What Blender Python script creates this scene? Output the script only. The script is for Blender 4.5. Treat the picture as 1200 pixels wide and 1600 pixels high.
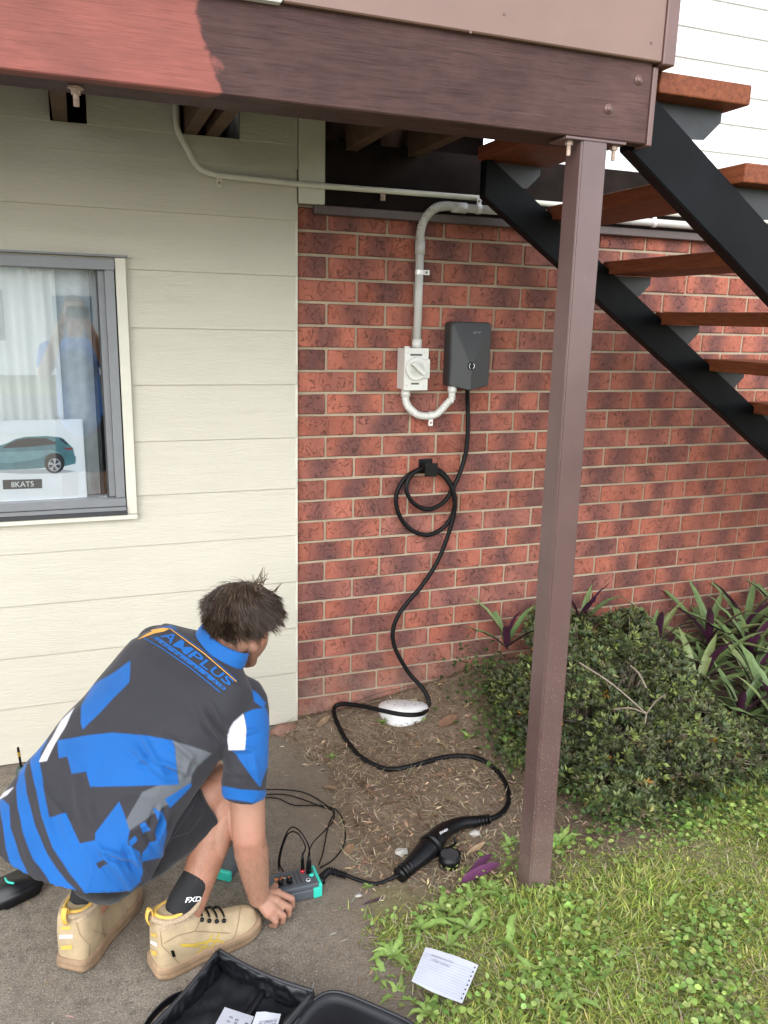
import bpy, bmesh, math, random
import numpy as np
from mathutils import Vector, Matrix, noise as mnoise
from mathutils.bvhtree import BVHTree
random.seed(7); rng = np.random.default_rng(7)
for o in list(bpy.data.objects): bpy.data.objects.remove(o)
sc = bpy.context.scene; COL = sc.collection
R_ = math.radians
# ---------------------------------------------------------------- camera
FPX = 1265.76; YAW, PIT, ROL = 0.357957, -0.233029, 0.025110
CAM = Vector((-0.7776, -3.0795, 1.6841))
_F = Vector((math.sin(YAW)*math.cos(PIT), math.cos(YAW)*math.cos(PIT), math.sin(PIT)))
_r = Vector((math.cos(YAW), -math.sin(YAW), 0)); _u = _r.cross(_F)
_R = _r*math.cos(ROL)+_u*math.sin(ROL); _U = -_r*math.sin(ROL)+_u*math.cos(ROL)
cd = bpy.data.cameras.new('camera'); cam = bpy.data.objects.new('camera', cd); COL.objects.link(cam)
cd.sensor_fit = 'VERTICAL'; cd.sensor_height = 32.0; cd.lens = FPX/1600*32.0; cd.clip_start = 0.05; cd.clip_end = 500
cam.matrix_world = Matrix(((_R.x, _U.x, -_F.x, CAM.x), (_R.y, _U.y, -_F.y, CAM.y), (_R.z, _U.z, -_F.z, CAM.z), (0, 0, 0, 1)))
sc.camera = cam
# ---------------------------------------------------------------- light
SUN_EL, SUN_AZ = R_(33), R_(-28)      # azimuth: the sun stands behind the camera, a little to its left
w = bpy.data.worlds.new('World'); sc.world = w; w.use_nodes = True
nt = w.node_tree; nt.nodes.clear()
sky = nt.nodes.new('ShaderNodeTexSky'); sky.sky_type = 'NISHITA'; sky.sun_disc = False
sky.sun_elevation = SUN_EL; sky.sun_rotation = R_(180)-SUN_AZ; sky.air_density = 1.0; sky.dust_density = 0.25; sky.ozone_density = 1.0
hs = nt.nodes.new('ShaderNodeHueSaturation'); hs.inputs['Saturation'].default_value = 0.28
bgn = nt.nodes.new('ShaderNodeBackground'); bgn.inputs[1].default_value = 0.28
wo = nt.nodes.new('ShaderNodeOutputWorld')
nt.links.new(sky.outputs[0], hs.inputs['Color']); nt.links.new(hs.outputs[0], bgn.inputs[0]); nt.links.new(bgn.outputs[0], wo.inputs[0])
sl = bpy.data.lights.new('sun', 'SUN'); sl.energy = 0.85; sl.angle = R_(55); sl.color = (1.0, 0.94, 0.86)
sun = bpy.data.objects.new('sun', sl); COL.objects.link(sun)
_d = Vector((-math.sin(-SUN_AZ)*math.cos(SUN_EL), -math.cos(SUN_AZ)*math.cos(SUN_EL), math.sin(SUN_EL)))   # towards the sun
sun.rotation_euler = _d.to_track_quat('Z', 'Y').to_euler(); sun.location = (-1, -6, 8)
vs = sc.view_settings; vs.view_transform = 'Standard'; vs.look = 'None'; vs.exposure = 1.28; vs.gamma = 1.0; vs.use_curve_mapping = False
# ---------------------------------------------------------------- pixel -> place
def ray(x, y): return _F + _R*((x-600)/FPX) - _U*((y-800)/FPX)
def onz(x, y, z=0.0): d = ray(x, y); return CAM + d*((z-CAM.z)/d.z)
def ony(x, y, Y=0.0): d = ray(x, y); return CAM + d*((Y-CAM.y)/d.y)
def dep(x, y, t): return CAM + ray(x, y)*t
def pj(p):
    d = Vector(p)-CAM; z = d.dot(_F); return (600+FPX*d.dot(_R)/z, 800-FPX*d.dot(_U)/z, z)
_cam = np.array(CAM); _Rn, _Un, _Fn = np.array(_R), np.array(_U), np.array(_F)
def pjn(P):
    d = P-_cam; z = d@_Fn; return np.stack([600+FPX*(d@_Rn)/z, 800-FPX*(d@_Un)/z, z], 1)
def sstep(a, b, x):
    t = max(0.0, min(1.0, (x-a)/(b-a))); return t*t*(3-2*t)
# ---------------------------------------------------------------- objects
WL = {}
def link(o, parent=None, at=(0, 0, 0)):
    COL.objects.link(o)
    if parent is not None:
        o.parent = parent; o.location = Vector(at)-WL[parent.name]
    else: o.location = at
    WL[o.name] = Vector(at); return o
def thing(name, label, cat, loc=(0, 0, 0), group=None, kind=None):
    o = bpy.data.objects.new(name, None); o.empty_display_size = 0.1
    link(o, None, loc); return tag(o, label, cat, group, kind)
def tag(o, label=None, cat=None, group=None, kind=None):
    if label: o['label'] = label
    if cat: o['category'] = cat
    if group: o['group'] = group
    if kind: o['kind'] = kind
    return o
def setmats(me, mats):
    for m in (mats if isinstance(mats, (list, tuple)) else [mats]): me.materials.append(m)
def obj(name, bm, mats, parent=None, smooth=False, at=None):
    """one mesh object from a bmesh in world coordinates; the origin goes to `at` (default: the parent's origin or the mesh's base)"""
    if at is None:
        if parent is not None: at = WL[parent.name]
        else:
            bb = np.array([v.co for v in bm.verts]); at = ((bb[:, 0].min()+bb[:, 0].max())/2, (bb[:, 1].min()+bb[:, 1].max())/2, bb[:, 2].min())
    at = Vector(at); bmesh.ops.translate(bm, vec=-at, verts=bm.verts)
    me = bpy.data.meshes.new(name); bm.to_mesh(me); bm.free(); setmats(me, mats)
    if smooth: me.shade_smooth()
    return link(bpy.data.objects.new(name, me), parent, at)
def pyobj(name, V, Fc, mats, parent=None, smooth=False, at=(0, 0, 0), cols=None, fm=None, uvs=None):
    if parent is not None and at == (0, 0, 0): at = WL[parent.name]
    at = Vector(at); V = np.asarray(V, dtype=np.float64)-np.array(at)
    me = bpy.data.meshes.new(name)
    if isinstance(Fc, np.ndarray):
        n, k = Fc.shape; me.vertices.add(len(V)); me.vertices.foreach_set('co', V.astype(np.float32).ravel())
        me.loops.add(n*k); me.loops.foreach_set('vertex_index', Fc.astype(np.int32).ravel())
        me.polygons.add(n); me.polygons.foreach_set('loop_start', np.arange(0, n*k, k, dtype=np.int32))
        me.update(calc_edges=True)
    else:
        me.from_pydata([tuple(v) for v in V], [], Fc)
    if cols is not None:
        a = me.color_attributes.new('Col', 'FLOAT_COLOR', 'POINT'); c = np.ones((len(V), 4), np.float32); c[:, :3] = cols
        a.data.foreach_set('color', c.ravel())
    setmats(me, mats)
    if fm is not None: me.polygons.foreach_set('material_index', np.asarray(fm, dtype=np.int32))
    me.validate(); 
    if smooth: me.shade_smooth()
    return link(bpy.data.objects.new(name, me), parent, at)
def bx(bm, lo, hi, bev=0.0, seg=1, rot=None, piv=None):
    lo, hi = Vector(lo), Vector(hi); c = (lo+hi)/2; s = hi-lo
    r = bmesh.ops.create_cube(bm, size=1.0); vs_ = r['verts']
    for v in vs_: v.co = Vector((v.co.x*s.x, v.co.y*s.y, v.co.z*s.z))
    if bev > 0:
        es = list({e for v in vs_ for e in v.link_edges})
        rr = bmesh.ops.bevel(bm, geom=es, offset=bev, segments=seg, affect='EDGES', profile=0.5)
        vs_ = list({v for f in rr['faces'] for v in f.verts} | {v for v in vs_ if v.is_valid})
    for v in vs_:
        if rot is not None: v.co = rot @ v.co
        v.co += c
    return vs_
def frame(t):
    t = t.normalized(); a = Vector((0, 0, 1)) if abs(t.z) < 0.9 else Vector((1, 0, 0))
    n = t.cross(a).normalized(); return n, t.cross(n).normalized()
def tube(bm, pts, rad, seg=10, caps=True, flat=1.0, upv=None):
    """tube through pts; rad is a number or a list; flat squeezes the second axis"""
    pts = [Vector(p) for p in pts]; n = len(pts)
    rad = rad if isinstance(rad, (list, tuple)) else [rad]*n
    rings = []; N = None
    for i, p in enumerate(pts):
        t = (pts[min(i+1, n-1)]-pts[max(i-1, 0)])
        if t.length < 1e-9: t = Vector((0, 0, 1))
        t.normalize()
        if N is None: N = (upv - t*upv.dot(t)).normalized() if upv is not None else frame(t)[0]
        else:
            N = N - t*N.dot(t)
            N = N.normalized() if N.length > 1e-6 else frame(t)[0]
        B = t.cross(N)
        rings.append([bm.verts.new(p + (N*math.cos(2*math.pi*k/seg) + B*math.sin(2*math.pi*k/seg)*flat)*rad[i]) for k in range(seg)])
    for a, b in zip(rings[:-1], rings[1:]):
        for k in range(seg): bm.faces.new((a[k], a[(k+1) % seg], b[(k+1) % seg], b[k]))
    if caps:
        bm.faces.new(rings[0][::-1]); bm.faces.new(rings[-1])
    return rings
def catmull(pts, n=8):
    P = [Vector(p) for p in pts]; P = [P[0]*2-P[1]]+P+[P[-1]*2-P[-2]]; out = []
    for i in range(1, len(P)-2):
        a, b, c, d = P[i-1:i+3]
        for k in range(n):
            t = k/n
            out.append(0.5*((2*b)+(c-a)*t+(2*a-5*b+4*c-d)*t*t+(3*b-a-3*c+d)*t*t*t))
    out.append(P[-2]); return out
def prism(bm, poly, axis, a, b):
    """poly: 2-D points; axis 'x','y','z' is the extrusion axis from a to b"""
    def mk(p, q):
        return {'x': (q, p[0], p[1]), 'y': (p[0], q, p[1]), 'z': (p[0], p[1], q)}[axis]
    A = [bm.verts.new(mk(p, a)) for p in poly]; B = [bm.verts.new(mk(p, b)) for p in poly]; n = len(poly)
    fs = [bm.faces.new(A), bm.faces.new(B)]
    for i in range(n): fs.append(bm.faces.new((A[i], A[(i+1) % n], B[(i+1) % n], B[i])))
    bmesh.ops.recalc_face_normals(bm, faces=fs)
def disc(bm, c, nrm, r, h, seg=20, r2=None):
    n = Vector(nrm).normalized(); tube(bm, [Vector(c), Vector(c)+n*h], [r, r if r2 is None else r2], seg)
NB = bmesh.new
# ---------------------------------------------------------------- materials
def hexc(r, g, b):
    f = lambda c: (c/255/12.92) if c/255 <= 0.04045 else ((c/255+0.055)/1.055)**2.4
    return (f(r), f(g), f(b))
class Mt:
    def __init__(s, name):
        s.m = bpy.data.materials.new(name); s.m.use_nodes = True; s.t = s.m.node_tree
        s.b = s.t.nodes['Principled BSDF']; s.x = {}
    def n(s, typ, **kw):
        nd = s.t.nodes.new(typ)
        for k, v in kw.items():
            if k in nd.inputs and not hasattr(nd, k): nd.inputs[k].default_value = v
            elif hasattr(nd, k): setattr(nd, k, v)
            else: nd.inputs[k.replace('_', ' ')].default_value = v
        return nd
    def l(s, a, b): s.t.links.new(a, b); return s
    def co(s, kind='Object', scale=(1, 1, 1), off=None):
        tc = s.n('ShaderNodeTexCoord'); mp = s.n('ShaderNodeMapping'); mp.inputs['Scale'].default_value = scale
        s.l(tc.outputs[kind], mp.inputs['Vector'])
        if off is not None: s.l(off, mp.inputs['Location'])
        return mp.outputs[0]
    def rnd(s, mul=37.0):
        oi = s.n('ShaderNodeObjectInfo'); c = s.n('ShaderNodeCombineXYZ')
        for i, k in enumerate((1.0, 1.7, 2.3)):
            m = s.n('ShaderNodeMath', operation='MULTIPLY'); m.inputs[1].default_value = mul*k; s.l(oi.outputs['Random'], m.inputs[0]); s.l(m.outputs[0], c.inputs[i])
        return c.outputs[0], oi.outputs['Random']
    def noise(s, vec, scale=10, detail=4, rough=0.55, dist=0.0):
        nd = s.n('ShaderNodeTexNoise'); nd.inputs['Scale'].default_value = scale; nd.inputs['Detail'].default_value = detail
        nd.inputs['Roughness'].default_value = rough; nd.inputs['Distortion'].default_value = dist; s.l(vec, nd.inputs['Vector']); return nd.outputs['Fac']
    def ramp(s, fac, stops, interp='LINEAR'):
        r = s.n('ShaderNodeValToRGB'); r.color_ramp.interpolation = interp; e = r.color_ramp.elements
        while len(e) < len(stops): e.new(0.5)
        for k, (p, c) in enumerate(stops):
            e[k].position = p; c = (c, c, c) if isinstance(c, (int, float)) else c; e[k].color = (*c, 1)
        s.l(fac, r.inputs[0]); return r.outputs[0]
    def mix(s, fac, a, b, mode='MIX'):
        m = s.n('ShaderNodeMix', data_type='RGBA', blend_type=mode)
        for k, v in ((0, fac), (6, a), (7, b)):
            if isinstance(v, (int, float)): m.inputs[k].default_value = v
            elif isinstance(v, tuple): m.inputs[k].default_value = (*v, 1)
            else: s.l(v, m.inputs[k])
        return m.outputs[2]
    def math(s, op, a, b=None, clamp=False):
        m = s.n('ShaderNodeMath', operation=op); m.use_clamp = clamp
        for k, v in ((0, a), (1, b)):
            if v is None: continue
            if isinstance(v, (int, float)): m.inputs[k].default_value = v
            else: s.l(v, m.inputs[k])
        return m.outputs[0]
    def col(s, c):
        if isinstance(c, tuple): s.b.inputs['Base Color'].default_value = (*c, 1)
        else: s.l(c, s.b.inputs['Base Color'])
        return s
    def rough(s, r, spec=None):
        if isinstance(r, (int, float)): s.b.inputs['Roughness'].default_value = r
        else: s.l(r, s.b.inputs['Roughness'])
        if spec is not None: s.b.inputs['Specular IOR Level'].default_value = spec
        return s
    def bump(s, h, strength=0.3, dist=0.002):
        b = s.n('ShaderNodeBump'); b.inputs['Strength'].default_value = strength; b.inputs['Distance'].default_value = dist
        s.l(h, b.inputs['Height']); s.l(b.outputs[0], s.b.inputs['Normal']); return s
def simple(name, c, rough=0.5, var=0.12, scale=30, bump=0.0, metal=0.0, spec=None, bscale=None, bdist=0.001):
    m = Mt(name); v = m.co('Object'); f = m.noise(v, scale, 5, 0.6)
    lo = tuple(max(0, x*(1-var)) for x in c); hi = tuple(min(1, x*(1+var)) for x in c)
    m.col(m.ramp(f, [(0.3, lo), (0.7, hi)])); m.rough(rough, spec); m.b.inputs['Metallic'].default_value = metal
    if bump: m.bump(m.noise(v, bscale or scale*4, 4, 0.6), bump, bdist)
    return m.m
# ================================================================ materials of the house
def brick_mat():
    m = Mt('brick_face'); off, rn = m.rnd(61.0); v = m.co('Object', (1, 1, 1), off)
    tc = m.n('ShaderNodeTexCoord'); sp = m.n('ShaderNodeSeparateXYZ'); m.l(tc.outputs['Object'], sp.inputs[0])
    base = m.ramp(rn, [(0.0, (0.25, 0.072, 0.046)), (0.35, (0.34, 0.106, 0.067)), (0.7, (0.30, 0.097, 0.067)), (1.0, (0.225, 0.086, 0.067))])
    n1 = m.noise(v, 22, 6, 0.65); n2 = m.noise(v, 90, 5, 0.7)
    bv_ = m.ramp(m.math('FRACT', m.math('MULTIPLY', rn, 53.9)), [(0.0, 0.72), (0.5, 1.0), (1.0, 1.22)])
    base = m.mix(1.0, base, bv_, 'MULTIPLY')
    base = m.mix(m.ramp(n1, [(0.35, 0.0), (0.7, 0.42)]), base, (0.44, 0.17, 0.115))
    # the burnt band across the middle of the face
    n3 = m.noise(v, 16, 4, 0.6)
    shx = m.math('MULTIPLY', m.math('SUBTRACT', m.math('FRACT', m.math('MULTIPLY', rn, 13.7)), 0.5), 0.07)
    ax = m.math('ABSOLUTE', m.math('ADD', m.math('ADD', sp.outputs[0], shx), m.math('MULTIPLY', m.math('SUBTRACT', n3, 0.5), 0.10)))
    ax = m.math('ADD', ax, m.math('MULTIPLY', m.math('SUBTRACT', n2, 0.5), 0.085))
    oi2 = m.n('ShaderNodeObjectInfo'); rr = m.math('FRACT', m.math('MULTIPLY', oi2.outputs['Random'], 7.31))
    wd = m.math('ADD', m.math('MULTIPLY', rr, 0.038), 0.052)
    band = m.math('SUBTRACT', 1.0, m.math('DIVIDE', m.math('SUBTRACT', ax, 0.020), wd), True)
    stg = m.math('MULTIPLY', m.math('MULTIPLY', band, m.ramp(m.math('FRACT', m.math('MULTIPLY', rn, 29.3)), [(0.0, 0.35), (0.4, 0.85), (1.0, 1.0)])), m.ramp(n2, [(0.3, 0.55), (0.65, 1.0)]))
    base = m.mix(m.math('MULTIPLY', stg, 0.95, True), base, (0.082, 0.044, 0.046))
    # cut marks dragged over the face
    v2 = m.co('Object', (1.0, 1.0, 0.70), off); c1 = m.noise(v2, 34, 1, 0.4, 0.9)
    ln = m.ramp(m.math('ABSOLUTE', m.math('SUBTRACT', c1, 0.5)), [(0.0, 1.0), (0.012, 0.8), (0.026, 0.0)])
    lm = m.math('MULTIPLY', ln, m.ramp(m.noise(v, 24, 1), [(0.39, 0.0), (0.46, 1.0)]))
    base = m.mix(m.math('MULTIPLY', lm, m.ramp(m.noise(v, 70, 3, 0.6), [(0.3, 0.25), (0.7, 0.85)])), base, (0.045, 0.022, 0.02))
    # dust and splash on the lowest courses, pale mortar smears
    g = m.n('ShaderNodeNewGeometry'); sg = m.n('ShaderNodeSeparateXYZ'); m.l(g.outputs['Position'], sg.inputs[0])
    low = m.math('MULTIPLY', m.ramp(sg.outputs[2], [(0.02, 1.0), (0.33, 0.0)]), m.ramp(n1, [(0.3, 0.25), (0.7, 0.9)]))
    base = m.mix(m.math('MULTIPLY', low, 0.7), base, (0.30, 0.215, 0.165))
    base = m.mix(m.ramp(m.noise(v, 140, 3, 0.7), [(0.66, 0.0), (0.76, 0.22)]), base, (0.50, 0.34, 0.26))
    m.col(base); m.rough(0.88, 0.25)
    h = m.math('SUBTRACT', m.math('ADD', m.math('MULTIPLY', n2, 0.35), m.math('MULTIPLY', n1, 0.4)), m.math('MULTIPLY', lm, m.ramp(m.noise(v, 70, 3, 0.6), [(0.3, 0.25), (0.7, 0.85)])))
    m.bump(h, 0.9, 0.0045); return m.m
M_brick = brick_mat()
def mortar_mat():
    m = Mt('mortar'); v = m.co('Object'); a = m.noise(v, 120, 6, 0.7); b = m.noise(v, 5, 3)
    c = m.mix(m.ramp(b, [(0.3, 0.0), (0.7, 1.0)]), (0.32, 0.255, 0.18), (0.43, 0.35, 0.255))
    m.col(m.mix(m.ramp(a, [(0.3, 0.35), (0.6, 0.0)]), c, (0.2, 0.155, 0.11))); m.rough(0.95, 0.2); m.bump(a, 0.7, 0.002); return m.m
M_mortar = mortar_mat()
def clad_mat(name, c, grain=0.35, sc_=1.0):
    m = Mt(name); off, rn = m.rnd(53.0); v = m.co('Object', (0.55, 1, 4.2*sc_), off)
    k = m.noise(v, 5.5, 3, 0.5, 0.9); rings = m.math('FRACT', m.math('MULTIPLY', k, 13.0))
    rings = m.ramp(rings, [(0.0, 0.0), (0.45, 1.0), (0.75, 0.85), (1.0, 0.0)])
    v2 = m.co('Object', (1.2, 1, 26), off); fine = m.noise(v2, 14, 4, 0.6)
    d = m.co('Object'); dn = m.noise(d, 3, 5, 0.6)
    cc = m.mix(m.ramp(dn, [(0.35, 0.0), (0.75, 0.45)]), c, tuple(x*0.90 for x in c))
    m.col(cc); m.rough(0.5, 0.35)
    m.bump(m.math('ADD', m.math('MULTIPLY', rings, 0.55), m.math('MULTIPLY', fine, 0.6)), grain, 0.0022); return m.m
M_clad = clad_mat('cream_painted_board', (0.51, 0.477, 0.39), 0.5)
M_trim = simple('cream_trim_paint', (0.58, 0.55, 0.46), 0.45, 0.05, 12, 0.08)
M_upper = clad_mat('white_painted_board', (0.80, 0.80, 0.78), 0.08)
def stain_mat(name, dark, light, grain=0.5, edge=None, salmon=None):
    m = Mt(name); v = m.co('Object', (1.0, 9, 9)); g1 = m.noise(v, 9, 6, 0.65, 0.6); v2 = m.co('Object', (1, 14, 30)); g2 = m.noise(v2, 8, 5, 0.7, 0.3)
    d = m.co('Object'); blot = m.noise(d, 3.2, 5, 0.6)
    c = m.mix(m.ramp(g1, [(0.3, 0.0), (0.72, 1.0)]), dark, light)
    c = m.mix(m.ramp(blot, [(0.45, 0.0), (0.75, 0.45)]), c, tuple(min(1, x*1.8+0.01) for x in light))
    c = m.mix(m.ramp(g2, [(0.34, 0.55), (0.48, 0.0)]), c, tuple(x*0.45 for x in dark))
    if salmon:
        tc = m.n('ShaderNodeTexCoord'); sp = m.n('ShaderNodeSeparateXYZ'); m.l(tc.outputs['Object'], sp.inputs[0])
        ex = m.math('ADD', sp.outputs[0], m.math('MULTIPLY', m.math('SUBTRACT', m.noise(m.co('Object', (1, 1, 1)), 11, 3, 0.6), 0.5), 0.16))
        ex = m.math('ADD', ex, m.math('MULTIPLY', m.math('SUBTRACT', g2, 0.5), 0.03))
        f = m.ramp(m.math('ADD', m.math('MULTIPLY', m.math('SUBTRACT', edge, ex), 60.0), 0.5, True), [(0.0, 0.0), (1.0, 1.0)])
        s2 = m.mix(m.ramp(g1, [(0.3, 0.0), (0.75, 0.85)]), salmon, tuple(min(1, x*1.45) for x in salmon))
        s2 = m.mix(m.ramp(g2, [(0.32, 0.45), (0.46, 0.0)]), s2, tuple(x*0.45 for x in salmon))
        s2 = m.mix(m.ramp(blot, [(0.5, 0.0), (0.8, 0.5)]), s2, light)
        c = m.mix(f, c, s2)
    m.col(c); m.rough(0.65, 0.15); m.bump(m.math('ADD', g2, m.math('MULTIPLY', g1, 0.5)), grain, 0.002); return m.m
M_beam = stain_mat('weathered_purple_brown_stain', (0.040, 0.021, 0.019), (0.072, 0.038, 0.034), 0.55, -0.49, (0.185, 0.062, 0.050))
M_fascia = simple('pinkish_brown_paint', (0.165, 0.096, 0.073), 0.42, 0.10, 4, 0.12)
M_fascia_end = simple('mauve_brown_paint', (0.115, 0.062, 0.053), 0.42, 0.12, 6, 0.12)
def post_mat():
    m = Mt('mauve_brown_post_paint'); v = m.co('Object'); a = m.noise(v, 5, 5, 0.6)
    c = m.mix(m.ramp(a, [(0.3, 0.0), (0.7, 1.0)]), (0.082, 0.046, 0.043), (0.110, 0.064, 0.060))
    sp = m.n('ShaderNodeSeparateXYZ'); m.l(v, sp.inputs[0])
    n = m.noise(v, 260, 2, 0.5); lowf = m.ramp(sp.outputs[2], [(0.0, 1.0), (0.5, 0.75), (0.95, 0.0)])
    dots = m.math('MULTIPLY', m.ramp(n, [(0.655, 0.0), (0.68, 1.0)]), lowf)
    c = m.mix(m.math('MULTIPLY', dots, 0.75), c, (0.42, 0.34, 0.28))
    vs2 = m.co('Object', (6, 6, 0.8)); scr = m.ramp(m.noise(vs2, 14, 4, 0.6, 0.5), [(0.70, 0.0), (0.735, 1.0)])
    c = m.mix(m.math('MULTIPLY', scr, 0.35), c, (0.33, 0.25, 0.23))
    dust = m.math('MULTIPLY', m.ramp(sp.outputs[2], [(0.0, 0.5), (0.35, 0.0)]), a)
    c = m.mix(dust, c, (0.3, 0.235, 0.185))
    m.col(c); m.rough(0.33, 0.5); m.bump(m.noise(v, 60, 4, 0.6), 0.12, 0.001); return m.m
M_post = post_mat()
M_black = simple('black_paint', (0.0035, 0.004, 0.0048), 0.40, 0.5, 7, 0.12, spec=0.08)
def tread_mat():
    m = Mt('oiled_red_hardwood'); off, rn = m.rnd(29.0); v = m.co('Object', (9, 0.9, 9), off); a = m.noise(v, 8, 6, 0.65, 0.8)
    c = m.mix(m.ramp(a, [(0.3, 0.0), (0.75, 1.0)]), (0.10, 0.028, 0.013), (0.23, 0.068, 0.028))
    m.col(c); m.rough(0.55, 0.18); m.bump(a, 0.25, 0.0015); return m.m
M_tread = tread_mat()
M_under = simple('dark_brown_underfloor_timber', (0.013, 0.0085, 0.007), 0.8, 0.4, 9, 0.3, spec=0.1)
M_joist = stain_mat('raw_brown_joist', (0.065, 0.038, 0.024), (0.12, 0.074, 0.05), 0.4)
M_alu = simple('grey_anodised_aluminium', (0.19, 0.195, 0.20), 0.42, 0.06, 20, 0.0, metal=0.1)
M_alu_dk = simple('dark_seal_rubber', (0.03, 0.03, 0.032), 0.6)
M_zinc = simple('zinc_plated_steel', (0.74, 0.74, 0.72), 0.30, 0.12, 60, 0.1, metal=0.25)
M_rust = simple('rusty_galvanised_bolt', (0.33, 0.24, 0.19), 0.6, 0.45, 90, 0.4, metal=0.3)
M_cond = simple('grey_conduit_plastic', (0.50, 0.49, 0.455), 0.42, 0.05, 12)
M_conduit_paint = simple('cream_painted_conduit', (0.62, 0.60, 0.50), 0.5, 0.06, 12)
M_white_pl = simple('white_grey_plastic', (0.60, 0.59, 0.545), 0.36, 0.03, 20)
M_char = simple('charcoal_charger_plastic', (0.034, 0.035, 0.036), 0.5, 0.06, 120, 0.15, bscale=700, bdist=0.0004)
M_blackpl = simple('black_plastic', (0.004, 0.004, 0.0045), 0.36, 0.2, 30, spec=0.25)
M_cable = simple('black_cable_rubber', (0.004, 0.004, 0.0045), 0.5, 0.3, 25, 0.1, spec=0.2)
M_label = simple('dark_grey_label', (0.09, 0.09, 0.085), 0.5)
M_glow = simple('pale_grey_ring', (0.66, 0.68, 0.70), 0.3)
M_ink = simple('grey_print', (0.30, 0.31, 0.32), 0.5)
M_inkw = simple('white_print', (0.80, 0.80, 0.80), 0.5)
def grime(name, c, rough=0.5): return simple(name, c, rough, 0.25, 6, 0.2)

# ================================================================ ground and path
def hgt(x, y):
    """height of the soil, lawn and garden bed"""
    n = mnoise.noise(Vector((x*2.2, y*2.2, 3.1)))*0.012 + mnoise.noise(Vector((x*9, y*9, 1.7)))*0.006 + mnoise.noise(Vector((x*27, y*27, 5.2)))*0.0025
    bed = 0.15*sstep(0.05, 1.15, x)*sstep(-0.75, -0.02, y) + 0.03*sstep(-0.25, 0.0, y)*sstep(-0.25, 0.1, x)
    e = pathedge(y); side = sstep(-0.10, 0.10, x-e+mnoise.noise(Vector((x*7, y*7, 9)))*0.05)
    far = 1.0 if abs(x) < 4 and y > -6 else 0.0
    if y > 0.0: return -0.02
    return -0.03*(1-side) + side*(0.004+n+bed)*far
def pathedge(y):
    t = [(0.1, -0.12), (-0.15, -0.13), (-0.37, -0.03), (-0.6, -0.05), (-0.8, -0.06), (-1.08, -0.11), (-1.25, -0.13), (-1.55, -0.12), (-2.2, -0.05), (-6, 0.3)]
    for (a, b), (c, d) in zip(t[:-1], t[1:]):
        if c <= y <= a: return b+(d-b)*(a-y)/(a-c)
    return -0.12 if y > 0 else 0.3
def ground_mat():
    m = Mt('dry_brown_soil'); v = m.co('Object'); a = m.noise(v, 3.0, 6, 0.65); b = m.noise(v, 40, 6, 0.7); c3 = m.noise(v, 230, 3, 0.7)
    c = m.mix(m.ramp(a, [(0.3, 0.0), (0.7, 1.0)]), (0.14, 0.10, 0.068), (0.26, 0.195, 0.14))
    c = m.mix(m.ramp(b, [(0.35, 0.6), (0.6, 0.0)]), c, (0.075, 0.052, 0.034))
    c = m.mix(m.ramp(c3, [(0.6, 0.0), (0.72, 0.7)]), c, (0.34, 0.26, 0.18))
    # the lawn's earth is darker and greener, from the post forwards
    sp = m.n('ShaderNodeSeparateXYZ'); m.l(v, sp.inputs[0])
    fw = m.math('ADD', m.math('MULTIPLY', sp.outputs[1], -1.0), m.math('MULTIPLY', m.math('SUBTRACT', a, 0.5), 0.6))
    gm = m.ramp(fw, [(1.02, 0.0), (1.25, 1.0)]) if False else m.math('MULTIPLY', m.math('SUBTRACT', fw, 1.05), 4.0, True)
    c = m.mix(m.math('MULTIPLY', gm, 0.75), c, (0.17, 0.185, 0.06))
    m.col(c); m.rough(0.95, 0.2); m.bump(m.math('ADD', b, m.math('MULTIPLY', c3, 0.5)), 0.9, 0.006); return m.m
def axis(lo, hi, step, ext):
    a = list(np.arange(lo, hi+1e-6, step)); L = [lo-e for e in ext][::-1]; H = [hi+e for e in ext]; return L+a+H
XS = axis(-0.45, 3.0, 0.022, [0.1, 0.4, 1.2, 3, 8, 20, 60]); YS = axis(-2.3, -0.01, 0.022, [0.02, 0.4, 1.2, 3, 8, 20, 60])
V = [(x, y, hgt(x, y)) for y in YS for x in XS]; nx = len(XS)
Fc = [(j*nx+i, j*nx+i+1, (j+1)*nx+i+1, (j+1)*nx+i) for j in range(len(YS)-1) for i in range(nx-1)]
tag(pyobj('ground', V, Fc, ground_mat(), smooth=True), kind='structure')
def path_mat():
    m = Mt('worn_concrete'); v = m.co('Object'); a = m.noise(v, 2.2, 6, 0.65); b = m.noise(v, 26, 6, 0.7); s = m.noise(v, 150, 4, 0.8); s2 = m.noise(v, 260, 2, 0.6)
    c = m.mix(m.ramp(a, [(0.32, 0.0), (0.68, 1.0)]), (0.20, 0.168, 0.130), (0.32, 0.275, 0.218))
    c = m.mix(m.ramp(b, [(0.32, 0.75), (0.58, 0.0)]), c, (0.125, 0.102, 0.080))
    c = m.mix(m.ramp(s, [(0.36, 0.75), (0.50, 0.0)]), c, (0.070, 0.057, 0.045))
    c = m.mix(m.ramp(s2, [(0.58, 0.0), (0.68, 0.8)]), c, (0.46, 0.42, 0.36))
    sp = m.n('ShaderNodeSeparateXYZ'); m.l(v, sp.inputs[0])
    drt = m.math('ADD', sp.outputs[0], m.math('MULTIPLY', m.math('SUBTRACT', b, 0.5), 0.35))
    c = m.mix(m.math('MULTIPLY', m.math('ADD', m.math('MULTIPLY', drt, 3.0), 1.15, True), 0.6), c, (0.175, 0.128, 0.088))
    m.col(c); m.rough(0.93, 0.25); m.bump(m.math('ADD', m.math('MULTIPLY', s, 0.8), m.math('MULTIPLY', b, 0.6)), 1.0, 0.005); return m.m
PX = axis(-2.0, 0.10, 0.05, [2.0]); PX = [-7.0]+[x for x in PX if x <= 0.12]; PY = [-9, -6, -4.0]+list(np.arange(-3.0, 0.001, 0.05))
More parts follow.
